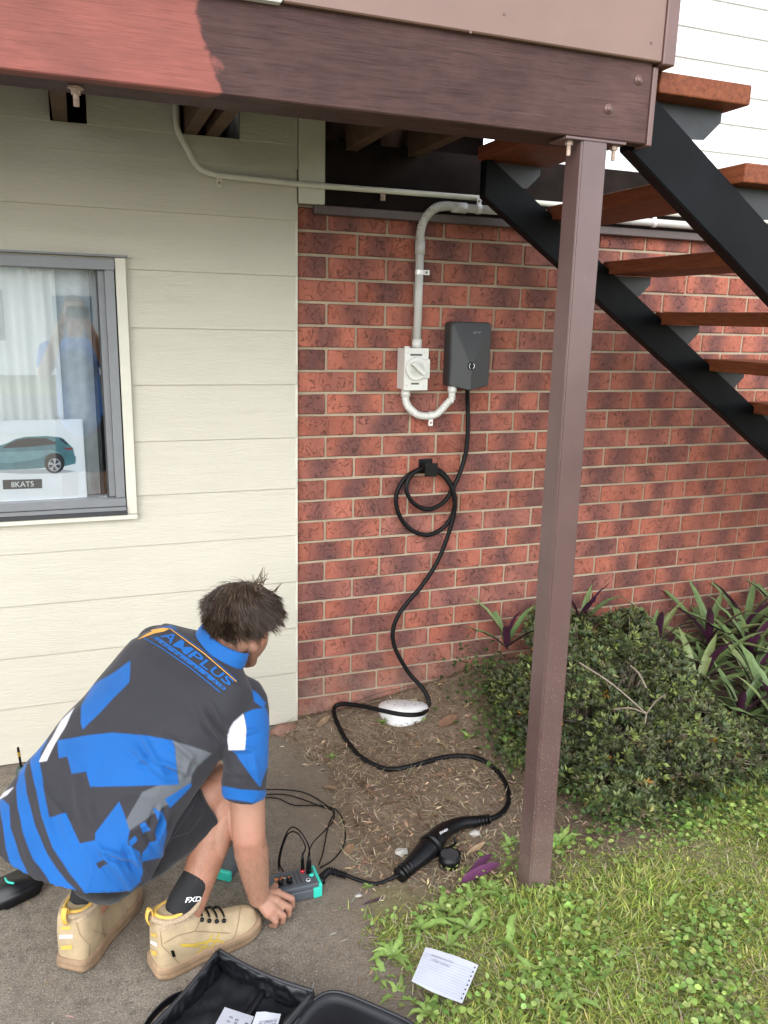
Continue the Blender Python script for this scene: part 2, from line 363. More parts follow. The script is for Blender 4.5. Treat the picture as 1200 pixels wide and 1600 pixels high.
V = [(x, y, mnoise.noise(Vector((x*1.7, y*1.7, 0)))*0.0025) for y in PY for x in PX]; nx = len(PX)
Fc = [(j*nx+i, j*nx+i+1, (j+1)*nx+i+1, (j+1)*nx+i) for j in range(len(PY)-1) for i in range(nx-1)]
tag(pyobj('path', V, Fc, path_mat(), smooth=True), kind='structure')

# ================================================================ brick wall
def place(me, name, parent, loc, rot=None):
    o = bpy.data.objects.new(name, me); link(o, parent, loc)
    if rot is not None: o.rotation_euler = rot
    return o
bw = thing('brick_wall', 'red brown brick wall with burnt dark bands across each brick', 'wall', (0, 0, 0))
bm = NB(); bx(bm, (-0.02, 0.007, -0.25), (6.4, 0.11, 2.09)); obj('mortar_bed', bm, M_mortar, bw)
def brick_mesh(wd, seed):
    rg = random.Random(seed); bm = NB(); bx(bm, (-wd/2, 0.0, -0.038), (wd/2, 0.095, 0.038), 0.0035, 1)
    for v in bm.verts:
        v.co.x += rg.uniform(-1, 1)*0.0011; v.co.z += rg.uniform(-1, 1)*0.0011; v.co.y += rg.uniform(-1, 1)*0.0008
    me = bpy.data.meshes.new('brick'); bm.to_mesh(me); bm.free(); me.materials.append(M_brick); return me
BF = [brick_mesh(0.230, s) for s in range(5)]; BH = [brick_mesh(0.110, 9+s) for s in range(2)]
rest = NB(); rb = random.Random(3)
for k in range(-1, 25):          # course k fills the space above mortar line k
    zc = 2.0+0.043-0.086*k
    if zc > 2.08: zc = 2.0+0.129
    x = 0.0; half = (k % 2 == 0)
    first = True
    while x < 6.3:
        wd = 0.12 if (first and half) else 0.24
        c = (x+wd/2, rb.uniform(-0.0015, 0.0015), zc)
        if x < 2.62 and zc > -0.03:
            o = place(rb.choice(BH if wd < 0.2 else BF), 'brick', bw, c, (rb.uniform(-.004, .004), rb.uniform(-.003, .003), rb.uniform(-.006, .006)))
        else:
            bx(rest, (c[0]-wd/2+0.005, 0, zc-0.038), (c[0]+wd/2-0.005, 0.09, zc+0.038), 0.003)
        x += wd; first = False
tag(obj('distant_bricks', rest, M_brick, bw), kind='stuff')

# ================================================================ clad wall, window
HX = [(-0.825, -0.712), (-0.412, -0.209)]          # the joist openings
cw = thing('clad_wall', 'cream wall of wide wood grain boards beside the brick wall', 'wall', (-2.0, 0, 0))
lines = [2.62, 2.404, 2.203, 2.028, 1.832, 1.635, 1.434, 1.230, 1.029, 0.839, 0.643, 0.444, 0.246, 0.022]
def board(x0, x1, z0, z1, name='board', m=None, par=None, y0=-0.022, lap=0.008, y1=-0.004, zt=None, zb=None):
    yy = lambda z: y0-lap*(1-(z-(zb or z0))/((zt or z1)-(zb or z0)))
    bm = NB(); prism(bm, [(yy(z0), z0), (y1, z0), (y1, z1), (yy(z1), z1+(0.004 if zt is None else 0))], 'x', x0, x1)
    if zt is None and zb is None: bmesh.ops.bevel(bm, geom=[e for e in bm.edges], offset=0.0015, segments=1, affect='EDGES')
    return obj(name, bm, m or M_clad, par or cw, at=((x0+x1)/2, y0, (z0+z1)/2))
WX1, WZ0, WZ1 = -0.650, 0.975, 1.862
for z1, z0 in zip(lines[:-1], lines[1:]):
    if z0 > 2.15:
        zc = 2.285
        if z0 < zc:                                   # the board with the two openings
            board(-4.2, 0.0 if z0 < 2.1 else -0.001, z0, zc-0.001, 'board')
            segs = [(-4.2, HX[0][0]), (HX[0][1], HX[1][0]), (HX[1][1], -0.001)]
            for a, b in segs: board(a, b, zc, z1, 'board', y0=-0.0255, lap=0.001)
        else:
            for a, b in [(-4.2, HX[0][0]), (HX[0][1], HX[1][0]), (HX[1][1], -0.001)]: board(a, b, z0, z1)
    elif z0 >= WZ1-0.05 or z1 <= WZ0+0.03: board(-4.2, -0.003, z0, z1)
    elif z1 > WZ1 > z0: board(-4.2, -0.003, WZ1+0.004, z1); board(-0.612, -0.003, z0, WZ1+0.002)
    elif z0 < WZ0 < z1:
        board(-4.2, -0.003, z0, 0.9488, zt=z1); board(-0.612, -0.003, 0.949, z1, zb=z0); board(-4.2, -2.35, 0.949, z1, zb=z0)
    else:
        board(-0.612, -0.003, z0, z1)
        board(-4.2, -2.35, z0, z1)
bm = NB(); bx(bm, (0.0015, -0.032, 2.090), (0.100, -0.004, 2.62), 0.002); obj('trim_board', bm, M_trim, cw)
bm = NB(); bx(bm, (-0.011, -0.027, -0.02), (-0.0015, -0.001, 2.088), 0.001); obj('edge_bead', bm, M_trim, cw)
# backing so that no light leaks in, with the window hole left open
bm = NB(); bx(bm, (-4.2, -0.003, -0.3), (-2.3, 0.10, 2.62)); bx(bm, (-2.3, -0.003, -0.3), (-0.002, 0.10, WZ0)); bx(bm, (-2.3, -0.003, WZ1), (-0.002, 0.10, 2.284)); bx(bm, (-0.645, -0.003, WZ0), (-0.002, 0.10, WZ1))
obj('wall_core', bm, M_under, cw)
bm = NB(); bx(bm, (-4.2, -0.05, -0.05), (-0.01, 0.0, 0.018)); obj('slab_edge', bm, simple('slab_edge_concrete', (0.16, 0.13, 0.105), 0.95, 0.3, 20, 0.6), cw)

win = thing('window', 'grey aluminium sliding window with cream timber trim in the clad wall', 'window', (-1.5, -0.03, WZ0))
def wb(name, lo, hi, m, bev=0.0015, par=win): bm = NB(); bx(bm, lo, hi, bev); return obj(name, bm, m, par)
wb('trim', (WX1+0.002, -0.050, 0.968), (-0.613, -0.004, 1.868), M_trim)
wb('flashing', (-2.4, -0.062, 1.869), (-0.606, -0.004, 1.876), M_alu, 0.001)
wb('head_frame', (-2.35, -0.052, 1.826), (-0.651, 0.05, 1.862), M_alu)
wb('jamb_frame', (-0.684, -0.050, 1.030), (-0.6525, 0.05, 1.8255), M_alu)
wb('sill_frame', (-2.35, -0.056, 1.000), (-0.651, 0.05, 1.029), M_alu)
wb('sill_track', (-2.35, -0.064, 0.984), (-0.6505, 0.05, 0.9985), M_alu)
wb('sill_black_strip', (-2.35, -0.0655, 0.9685), (-0.6505, 0.03, 0.9835), M_alu_dk, 0)  # solid black strip under the sill track, standing slightly proud of it
wb('sill_trim', (-2.4, -0.060, 0.950), (-0.613, -0.004, 0.967), M_trim)
wb('sash_stile', (-0.706, -0.022, 1.0305), (-0.6845, -0.004, 1.8255), M_alu, 0.001)
wb('sash_seal', (-0.712, -0.019, 1.0305), (-0.7065, -0.006, 1.8255), M_alu_dk, 0)
wb('inner_stile', (-0.735, -0.004, 1.0305), (-0.722, 0.008, 1.8255), M_alu_dk, 0.001)
g = Mt('window_glass'); g.t.nodes.remove(g.b)
gl = g.n('ShaderNodeBsdfGlossy'); gl.inputs['Roughness'].default_value = 0.0; gl.inputs['Color'].default_value = (1, 1, 1, 1)
tr = g.n('ShaderNodeBsdfTransparent'); tr.inputs['Color'].default_value = (0.95, 0.97, 0.97, 1)
fr = g.n('ShaderNodeFresnel'); fr.inputs['IOR'].default_value = 1.62; mx = g.n('ShaderNodeMixShader')
fr2 = g.math('MULTIPLY', fr.outputs[0], 2.2, True)
g.l(fr2, mx.inputs[0]); g.l(tr.outputs[0], mx.inputs[1]); g.l(gl.outputs[0], mx.inputs[2]); g.l(mx.outputs[0], g.t.nodes['Material Output'].inputs[0])
M_glass = g.m
bm = NB(); bx(bm, (-2.34, -0.0145, 1.0302), (-0.7125, -0.0105, 1.8258)); obj('pane', bm, M_glass, win)
# the room behind
M_room = simple('dim_room_paint', (0.24, 0.23, 0.21), 0.8)
bm = NB()
bx(bm, (-2.6, 1.6, 0.3), (-0.2, 1.65, 2.45)); bx(bm, (-2.65, 0.101, 0.3), (-2.6, 1.65, 2.45)); bx(bm, (-0.2, 0.101, 0.3), (-0.15, 1.65, 2.45)); bx(bm, (-2.65, 0.101, 2.45), (-0.15, 1.65, 2.5)); bx(bm, (-2.65, 0.101, 0.25), (-0.15, 1.65, 0.3))
tag(obj('room_walls', bm, M_room, at=(-1.4, 0.8, 0.25)), kind='structure')
# curtains
mc = Mt('sheer_white_curtain'); mc.col((0.82, 0.82, 0.80)); mc.rough(0.9, 0.1); mc.b.inputs['Subsurface Weight'].default_value = 0.0
def curtain(x0, x1, lab, ph, amp=0.016, pit=0.062, y=0.034, c=None):
    n = int((x1-x0)/0.006); V = []; Fc = []
    for j in range(7):
        z = 1.01+(1.84-1.01)*j/6
        for i in range(n+1):
            x = x0+(x1-x0)*i/n; u = x/pit*2*math.pi+ph+1.6*mnoise.noise(Vector((x*6, ph, 0)))
            V.append((x, y+amp*math.sin(u)*(0.75+0.25*j/6)+0.012*mnoise.noise(Vector((x*9, z*1.5, ph))), z))
    for j in range(6):
        for i in range(n): a = j*(n+1)+i; Fc.append((a, a+1, a+n+2, a+n+1))
    return tag(pyobj('curtain', V, Fc, c or mc.m, smooth=True, at=((x0+x1)/2, y, 1.01)), lab, 'curtain')
curtain(-1.95, -0.845, 'pleated sheer white curtain drawn across behind the window pane', 0.3)
mc2 = simple('pale_grey_curtain', (0.58, 0.60, 0.60), 0.9)
curtain(-0.90, -0.735, 'pale grey curtain edge hanging at the window jamb', 2.0, 0.010, 0.09, 0.060, mc2)

# the car advertisement behind the pane
YP = -0.0055
def pp(x, y, dy=0.0): return ony(x, y, YP+dy)
M_paper = simple('white_poster_paper', (0.86, 0.87, 0.90), 0.6, 0.02, 6)
po = thing('poster', 'white poster with a teal car picture and black number plate in the window', 'poster', tuple(pp(60, 785)))
def flat(name, pts, m, par, dy, z=None):
    bm = NB(); vs_ = [bm.verts.new(pp(370*0+x/2.5, 370+y/2.5, dy)) for x, y in pts]; f = bm.faces.new(vs_)
    if f.normal.y > 0: f.normal_flip()
    f.normal_update(); bmesh.ops.triangulate(bm, faces=[f]); return obj(name, bm, m, par)
bm = NB(); a_, b_ = pp(-200/2.5, 370+705/2.5), pp(346/2.5, 370+1030/2.5)
bx(bm, (a_.x, YP+0.0004, b_.z), (b_.x-0.004, YP+0.0012, pp(325/2.5, 370+712/2.5).z)); obj('sheet', bm, M_paper, po)
M_teal = simple('printed_teal', (0.075, 0.21, 0.25), 0.5, 0.25, 20); M_teal2 = simple('printed_light_teal', (0.16, 0.33, 0.37), 0.5, 0.2, 20); M_pblk = simple('printed_black', (0.012, 0.012, 0.014), 0.5); M_pgrey = simple('printed_grey', (0.45, 0.47, 0.50), 0.5)
flat('printed_shade', [(-260, 912), (-100, 918), (100, 926), (240, 924), (300, 916), (240, 908), (-200, 905)], M_pgrey, po, -0.0001)
flat('printed_car_body', [(-270, 865), (-255, 848), (-180, 832), (-60, 822), (0, 815), (28, 806), (60, 790), (100, 781), (180, 778), (236, 783), (250, 790), (286, 826), (290, 850), (297, 862), (295, 886), (258, 895), (150, 905), (0, 911), (-240, 908), (-262, 895)], M_teal, po, -0.0002)
flat('printed_car_flank', [(-240, 858), (-60, 842), (100, 838), (200, 832), (240, 845), (180, 852), (150, 868), (40, 884), (-100, 880)], M_teal2, po, -0.0003)
flat('printed_car_windows', [(8, 826), (30, 810), (66, 793), (110, 786), (180, 787), (222, 804), (214, 811), (100, 822)], M_pblk, po, -0.0003)
flat('printed_rear_window', [(232, 790), (240, 789), (268, 812), (258, 812)], M_pblk, po, -0.0003)
flat('printed_tail_light', [(250, 824), (284, 824), (280, 833), (258, 831)], simple('printed_red', (0.30, 0.03, 0.03), 0.5), po, -0.0003)
def pdisc(cx, cy, r, n, m, dy, name): flat(name, [(cx+r*math.cos(2*math.pi*k/n), cy+r*1.02*math.sin(2*math.pi*k/n)) for k in range(n)], m, po, dy)
for cx in (213, -185):
    pdisc(cx, 884, 40, 20, M_pblk, -0.0003, 'printed_wheel_arch'); pdisc(cx, 891, 31, 20, M_pblk, -0.0004, 'printed_tyre'); pdisc(cx, 891, 25, 20, M_pgrey, -0.0005, 'printed_rim')
    for k in range(5):
        a = k*2*math.pi/5+0.3; q = [(cx+23*math.cos(a+t)*s, 891+23*math.sin(a+t)*s) for t, s in ((-0.32, 1), (0.32, 1), (0.5, 0.3), (-0.1, 0.25))]
        flat('printed_rim_gap', q, M_pblk, po, -0.0006)
flat('printed_plate', [(10, 950), (164, 946), (165, 982), (12, 987)], M_pblk, po, -0.0003)
def text_mesh(s, size=1.0, bold=0.0, shear=0.0, spacing=1.0):
    cu = bpy.data.curves.new('lettering', 'FONT'); cu.body = s; cu.size = size; cu.offset = bold; cu.shear = shear; cu.space_character = spacing; cu.resolution_u = 3
    ob = bpy.data.objects.new('lettering', cu); COL.objects.link(ob); dg = bpy.context.evaluated_depsgraph_get(); dg.update()
    me = bpy.data.meshes.new_from_object(ob.evaluated_get(dg)); V = np.array([v.co[:] for v in me.vertices]); Fc = [tuple(p.vertices) for p in me.polygons]
    bpy.data.objects.remove(ob); bpy.data.curves.remove(cu); bpy.data.meshes.remove(me); return V, Fc
def text_on(name, s, o, ux, uy, h, m, parent, bold=0.01, width=None, shear=0.0, spacing=1.0, center=False):
    """lettering laid on a plane: o = lower left corner, ux / uy unit vectors, h = cap height"""
    V, Fc = text_mesh(s, 1.0, bold, shear, spacing); V[:, 0] -= V[:, 0].min(); V[:, 1] -= V[:, 1].min(); V[:, :2] *= h/V[:, 1].max()
    if width: V[:, 0] *= width/V[:, 0].max()
    if center: V[:, 0] -= V[:, 0].max()/2
    P = np.array(o)+V[:, :1]*np.array(ux)+V[:, 1:2]*np.array(uy); return pyobj(name, P, Fc, m, parent)
a_ = pp(44/2.5, 370+979/2.5, -0.0005); b_ = pp(133/2.5, 370+977/2.5, -0.0005)
text_on('plate_lettering', '8KAT5', a_, (1, 0, 0), (0, 0, 1), 0.0195, M_inkw, po, 0.004, (b_-a_).x)

# ================================================================ deck above
ZB = 2.128
bmn = thing('deck_beam', 'weathered brown timber beam with a fresh salmon red patch', 'beam', (-1.5, -1.2, ZB))
bm = NB(); bx(bm, (-4.2, -1.246, ZB), (0.585, -1.205, 2.318), 0.003)
for i in range(1): pass
bmesh.ops.translate(bm, vec=(0, 0, 0), verts=bm.verts)
o = obj('beam_face', bm, M_beam, bmn, at=(0, -1.246, ZB))
bm = NB(); bx(bm, (-4.2, -1.204, ZB+0.001), (0.54, -1.113, 2.30), 0.002); obj('beam_back', bm, M_beam, bmn, at=(-1.0, -1.15, ZB))
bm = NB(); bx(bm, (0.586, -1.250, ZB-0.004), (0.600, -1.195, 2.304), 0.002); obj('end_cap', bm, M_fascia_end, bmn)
for x, y in ((998, 125), (951, 170)):
    p = ony(x, y, -1.247); bm = NB(); disc(bm, p, (0, -1, 0), 0.0075, 0.004, 16, 0.0055); disc(bm, p+Vector((0, 0.001, 0)), (0, -1, 0), 0.0115, 0.002, 20); obj('bolt_head', bm, M_fascia_end, bmn, True)
fa = thing('deck_fascia', 'flat pinkish brown panel standing on the deck beam', 'panel', (0.1, -1.26, 2.31))
bm = NB(); bx(bm, (-0.345, -1.262, 2.312), (0.598, -1.235, 3.2), 0.003); obj('panel', bm, M_fascia, fa)
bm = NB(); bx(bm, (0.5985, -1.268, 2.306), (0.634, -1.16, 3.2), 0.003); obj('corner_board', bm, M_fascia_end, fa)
for x, y in ((788, 22), (1018, 67), (735, 50)):
    p = ony(x, y, -1.262); bm = NB(); disc(bm, p, (0, -1, 0), 0.0035, 0.0015, 12); obj('nail_head', bm, M_fascia_end, fa)
bm = NB(); bx(bm, (-4.2, -1.268, 2.309), (-0.349, -1.17, 2.36), 0.003)
tag(obj('deck_edge_rail', bm, M_upper), 'white painted rail resting on the salmon stained beam', 'rail')
dk = thing('deck_floor', 'dark timber deck floor over the wall and window', 'deck', (-1.6, -0.6, 2.45))
for i in range(9):
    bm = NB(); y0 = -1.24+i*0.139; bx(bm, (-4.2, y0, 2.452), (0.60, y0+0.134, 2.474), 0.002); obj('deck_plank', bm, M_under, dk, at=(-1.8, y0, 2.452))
for x0, x1 in ((-2.0, -1.955), (-1.42, -1.375), (-0.817, -0.772), (-0.400, -0.355), (-0.325, -0.28), (0.185, 0.23), (0.43, 0.475)):
    bm = NB(); bx(bm, (x0, -1.112, 2.288), (x1, 0.30, 2.4515), 0.002); obj('joist', bm, M_joist, dk, at=((x0+x1)/2, -0.5, 2.288))
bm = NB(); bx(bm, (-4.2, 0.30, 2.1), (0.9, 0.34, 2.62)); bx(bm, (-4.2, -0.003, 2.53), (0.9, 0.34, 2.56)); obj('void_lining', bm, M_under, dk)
p = ony(118, 140, -1.16)
bt = thing('deck_bolt', 'rusty threaded bolt with nut hanging below the salmon stained beam', 'bolt', (p.x, -1.17, ZB-0.04), 'bolts under the deck beam')
bm = NB(); tube(bm, [(p.x, -1.17, ZB+0.01), (p.x, -1.17, ZB-0.036)], 0.006, 12); obj('thread', bm, M_rust, bt, True)
bm = NB(); tube(bm, [(p.x, -1.17, ZB), (p.x, -1.17, ZB-0.003)], 0.016, 16); tube(bm, [(p.x, -1.17, ZB-0.003), (p.x, -1.17, ZB-0.014)], 0.0105, 6); obj('nut', bm, M_rust, bt)

# bearer and frieze over the brick
fb = thing('bearer_board', 'dark brown bearer board along the top of the brick wall', 'board', (2, 0, 2.09))
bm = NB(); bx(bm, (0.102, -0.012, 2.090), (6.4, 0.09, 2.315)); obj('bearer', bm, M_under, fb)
bm = NB(); bx(bm, (0.060, -0.036, 2.056), (6.4, -0.006, 2.0885), 0.003); obj('cover_strip', bm, simple('mid_brown_strip_paint', (0.085, 0.058, 0.052), 0.5), fb)
# the white boards of the upper storey
uw = thing('upper_wall', 'white weatherboard wall of the upper storey behind the stairs', 'wall', (3, 0, 2.316))
z = 2.316
for i in range(13):
    board(0.905, 6.4, z+0.0015, z+0.116, 'board', M_upper, uw, 0.012, 0.012, 0.06); z += 0.1165
bm = NB(); bx(bm, (0.9, 0.0605, 2.316), (6.4, 0.12, 3.9)); obj('wall_core', bm, M_under, uw)

# ================================================================ post and stairs
pt = thing('steel_post', 'mauve brown square post holding up the deck beam', 'post', (0.445, -1.21, 0))
A0, A1 = Vector((0.447, -1.2105, -0.05)), Vector((0.436, -1.2085, ZB-0.0005))
bm = NB(); vv = bx(bm, (-0.0375, -0.0375, 0), (0.0375, 0.0375, 1), 0.0)
for e in list(bm.edges): pass
for v in bm.verts:
    t = v.co.z; c = A0.lerp(A1, t); v.co = Vector((v.co.x+c.x, v.co.y+c.y, c.z))
bmesh.ops.bevel(bm, geom=[e for e in bm.edges if abs(e.verts[0].co.z-e.verts[1].co.z) > 1], offset=0.005, segments=3, affect='EDGES')
obj('shaft', bm, M_post, pt, at=(0.445, -1.21, 0))
bm = NB(); bx(bm, (0.352, -1.2485, ZB-0.0075), (0.525, -1.17, ZB-0.001), 0.001); obj('cap_plate', bm, M_post, pt)
for dx in (-0.062, 0.068):
    bm = NB(); c = Vector((0.436+dx, -1.2275, ZB-0.008)); tube(bm, [c, c-Vector((0, 0, 0.034))], 0.0052, 10); tube(bm, [c, c-Vector((0, 0, 0.01))], 0.0095, 6)
    obj('cap_bolt', bm, M_rust, pt)
st = thing('staircase', 'open tread stairs with red hardwood treads on black stringers', 'stairs', (2.2, -0.7, 0.0))
def stringer(x0, zb0, yn, thick, vt, name, lab):
    xe = x0+(zb0-0.0)/0.67; top = zb0+vt
    poly = [(x0, zb0), (x0, min(top, 2.29)), (x0+max(0, (top-2.29)/0.67), min(top, 2.29)), (xe+vt/0.67-0.02, 0.0), (xe-0.12, 0.0)]
    poly = [(x0, zb0), (x0, top-0.01), (x0+0.02, top-0.0134), (xe+vt/0.67, 0.0), (xe, 0.0)]
    bm = NB(); prism(bm, poly, 'y', yn, yn+thick); bmesh.ops.bevel(bm, geom=list(bm.edges), offset=0.0025, segments=2, affect='EDGES'); obj(name, bm, M_black, st)
stringer(0.573, 2.125, -1.196, 0.045, 0.170, 'stringer', '')
stringer(0.642, 2.131, -0.25, 0.045, 0.145, 'stringer', '')
M_br = simple('black_steel_plate', (0.020, 0.021, 0.023), 0.45, 0.3, 15, 0.1, metal=0.2)
for k in range(1, 12):
    x0, zb = 0.934+(k-2)*0.2755, 2.069-(k-2)*0.1885
    if zb < 0.03: break
    xl = x0-0.03 if k == 1 else x0-0.004
    bm = NB(); bx(bm, (xl, -1.222, zb), (x0+0.275 if k > 1 else x0+0.262, -0.205, zb+0.05), 0.004, 2); obj('tread', bm, M_tread, st, at=(x0+0.14, -0.7, zb))
    for yy, vt in ((-1.150, 0.17), (-0.204, 0.145)):
        a = x0+0.03
        poly = [(a-0.03, zb-0.004), (a+0.205, zb-0.004), (a+0.205, zb-0.03), (a+0.155, zb-0.078), (a+0.085, zb-0.082)]
        bm = NB(); prism(bm, poly, 'y', yy, yy+0.005); bx(bm, (a-0.03, yy-0.0, zb-0.0045), (a+0.205, yy+0.04, zb-0.0005))
        br_ = obj('bracket', bm, M_br, st)
        bm = NB(); disc(bm, (a+0.03, yy+0.02, zb-0.0045), (0, 0, -1), 0.006, 0.004, 8); obj('screw_head', bm, M_zinc, br_)
p = ony(1154, 263, -1.0)
# ================================================================ conduits, switch, charger, cable
def saddle(p, horiz, par, m=M_zinc, r=0.016, tabdir=1):
    """half clip: strap over the pipe plus a tab with a screw"""
    p = Vector(p); bm = NB()
    ax = Vector((1, 0, 0)) if horiz else Vector((0, 0, 1)); td = Vector((0, 0, 1)) if horiz else Vector((1, 0, 0)); td = td*tabdir
    arc = [p + td*(math.cos(a)*(r+0.0015)) + Vector((0, -1, 0))*(math.sin(a)*(r+0.0015)) for a in np.linspace(-0.5, math.pi+0.4, 14)]
    for q, q2 in zip(arc[:-1], arc[1:]):
        for s in (0,):
            vs_ = [bm.verts.new(q-ax*0.009), bm.verts.new(q+ax*0.009), bm.verts.new(q2+ax*0.009), bm.verts.new(q2-ax*0.009)]; bm.faces.new(vs_)
    bmesh.ops.remove_doubles(bm, verts=bm.verts, dist=1e-5)
    bmesh.ops.solidify(bm, geom=list(bm.faces), thickness=0.0012)
    o = obj('saddle_clip', bm, m, par)
    bm = NB(); c = p+td*(r+0.013)+Vector((0, -0.004, 0)); hx, hz = (0.0095, 0.013) if horiz else (0.013, 0.0095)
    bx(bm, (c.x-hx, c.y-0.0015, c.z-hz), (c.x+hx, c.y+0.001, c.z+hz), 0.001); obj('clip_tab', bm, m, o)
    bm = NB(); disc(bm, c+Vector((0, -0.0015, 0)), (0, -1, 0), 0.0055, 0.0025, 12, 0.004); obj('clip_screw', bm, M_rust, o)
def corrugated(bm, pts, r, pitch=0.0085, amp=0.0016, seg=14):
    P = catmull(pts, 14); L = [0]
    for a, b in zip(P[:-1], P[1:]): L.append(L[-1]+(b-a).length)
    n = int(L[-1]/pitch*4); out = []; rad = []; j = 0
    for k in range(n+1):
        s = L[-1]*k/n
        while j < len(L)-2 and L[j+1] < s: j += 1
        t = (s-L[j])/max(1e-9, L[j+1]-L[j]); out.append(P[j].lerp(P[j+1], t)); rad.append(r+amp*(1 if k % 4 in (0, 1) else -1))
    tube(bm, out, rad, seg)
YC = -0.022
# thin painted conduit over the cladding
pc = thing('thin_conduit', 'thin cream painted conduit bending over the clad wall towards the stairs', 'conduit', (0.3, -0.04, 2.15))
pts = [ony(x, y, -0.042) for x, y in ((274, 150), (275, 188), (279, 207), (292, 232), (306, 257), (320, 268), (340, 274), (380, 278), (470, 288), (600, 298), (740, 309))]
pts = catmull(pts[:7], 5)+pts[7:]+[Vector((2.0, -0.042, 2.158)), Vector((6.3, -0.042, 2.158))]
bm = NB(); tube(bm, pts, 0.0105, 12); obj('pipe', bm, M_conduit_paint, pc, True)
saddle(ony(342, 275, -0.042), True, pc, M_conduit_paint, 0.0105, -1); saddle(ony(598, 298, -0.030), True, pc, M_rust, 0.0105, -1)
# thick grey conduit: along the top, flexible elbow, down to the switch
gc = thing('grey_conduit', 'grey conduit running along the wall top and down to the isolator switch', 'conduit', (0.5, -0.03, 1.6))
YG = -0.0255
tp = ony(655, 376, YG); bt_ = ony(653, 541, YG); cx = (tp.x+bt_.x)/2
zt = 2.113
bm = NB(); tube(bm, [(cx, YG, 1.585), (cx, YG, 1.965)], 0.0160, 16); obj('vertical_pipe', bm, M_cond, gc, True)
bm = NB(); tube(bm, [(cx, YG, 1.577), (cx, YG, 1.612)], 0.0200, 18); obj('bottom_coupling', bm, M_white_pl, gc, True)
bm = NB(); tube(bm, [(cx, YG, 1.935), (cx, YG, 1.985)], 0.0195, 18); obj('upper_coupling', bm, M_cond, gc, True)
YT = -0.056
bm = NB(); corrugated(bm, [(cx, YG, 1.98), (cx, YG, 2.02), (cx+0.012, YG-0.012, 2.068), (cx+0.045, YT, 2.104), (cx+0.09, YT, zt+0.002), (cx+0.13, YT, zt+0.001)], 0.0165); obj('flexible_elbow', bm, M_cond, gc, True)
bm = NB(); tube(bm, [(cx+0.115, YT, zt), (cx+0.175, YT, zt)], 0.0195, 18); obj('side_coupling', bm, M_cond, gc, True)
bm = NB(); tube(bm, [(cx+0.16, YT, zt), (6.3, YT, zt+0.004)], 0.0160, 16); obj('long_pipe', bm, M_cond, gc, True)
saddle((cx, YG, 1.868), False, gc, M_zinc, 0.016, 1)
for x in (0.715, 1.545): saddle((x, YT, zt), True, gc, M_zinc, 0.016, 1)
# isolator switch
YI = -0.088
q0, q1 = ony(633.5, 544.5, YI), ony(667.5, 609.5, YI)
isw = thing('isolator_switch', 'white rotary isolator switch box on the brick wall', 'switch', ((q0.x+q1.x)/2, -0.04, q1.z))
xa, xb, za, zb = q0.x, q1.x, q1.z, q0.z
bm = NB(); bx(bm, (xa, YI+0.006, za), (xb, -0.002, zb), 0.004, 2); obj('box', bm, M_white_pl, isw)
bm = NB(); bx(bm, (xa-0.0015, YI, za-0.0015), (xb+0.0015, YI+0.0055, zb+0.0015), 0.002, 2); obj('front_plate', bm, M_white_pl, isw)
c = ony(650, 576, YI); bm = NB()
tube(bm, [c+Vector((0, 0, 0)), c+Vector((0, -0.012, 0)), c+Vector((0, -0.014, 0))], [0.046*0.98, 0.0455, 0.043], 36)
bx(bm, (c.x+0.005, YI-0.012, c.z-0.037), (xb+0.004, YI-0.0005, c.z+0.037), 0.003, 2); obj('dial_shroud', bm, M_white_pl, isw)
bm = NB(); tube(bm, [c+Vector((0, -0.0142, 0)), c+Vector((0, -0.0150, 0))], 0.031, 30); obj('dial_face', bm, simple('grey_dial_plastic', (0.50, 0.50, 0.45), 0.4), isw)
bm = NB(); bx(bm, (-0.034, -0.024, -0.007), (0.034, 0, 0.007), 0.003, 2, Matrix.Rotation(R_(40), 3, 'Y'))
bmesh.ops.translate(bm, vec=c+Vector((0, -0.0150, 0)), verts=bm.verts); obj('dial_handle', bm, M_white_pl, isw)
for (x0, y0, x1, y1), s in (((641.2, 553, 659.5, 556), 'MAIN SWITCH'), ((642.3, 598, 654.8, 601), 'EVSE')):
    a, b = ony(x0, y1, YI-0.0006), ony(x1, y0, YI-0.0006); bm = NB(); bx(bm, (a.x, YI-0.0008, a.z), (b.x, YI-0.0001, b.z)); lb = obj('label_strip', bm, M_label, isw)
for x, y in ((637.5, 551), (663, 551), (635.5, 602), (662, 603)):
    p = ony(x, y, YI-0.0004); bm = NB(); disc(bm, p, (0, -1, 0), 0.0042, 0.0012, 14); obj('cover_screw', bm, M_cond, isw)
bm = NB(); tube(bm, [(xa+0.004+0.018, -0.05, zb-0.001), (xa+0.004+0.018, -0.05, zb+0.007)], 0.012, 14); obj('blank_plug', bm, M_white_pl, isw)
# charger
xa2 = ony(704.5, 505, -0.06).x; xb2 = ony(768.5, 505, -0.06).x; zt2 = ony(735, 503, -0.06).z; zs2 = ony(735, 603.5, -0.06).z
ev = thing('wall_charger', 'charcoal faceted electric car charger mounted on the brick wall', 'charger', ((xa2+xb2)/2, -0.03, zs2-0.02))
rp = ony(737, 572, -0.104); bp = ony(735.5, 611.5, -0.104)
def ch(x, y, z): return Vector((x, y, z))
cr = 0.016; yb, ye = -0.004, -0.058
out2 = [(xa2+cr, zt2), (xb2-cr, zt2), (xb2-cr*0.3, zt2-cr*0.3), (xb2, zt2-cr), (xb2, zs2+0.008), (xb2-0.006, zs2), (rp.x, bp.z), (xa2+0.006, zs2), (xa2, zs2+0.008), (xa2, zt2-cr), (xa2+cr*0.3, zt2-cr*0.3)]
bm = NB(); Bk = [bm.verts.new((x, yb, z)) for x, z in out2]; Md = [bm.verts.new((x, ye, z)) for x, z in out2]; n = len(out2)
ins = 0.004; cxx, czz = (xa2+xb2)/2, (zt2+zs2)/2
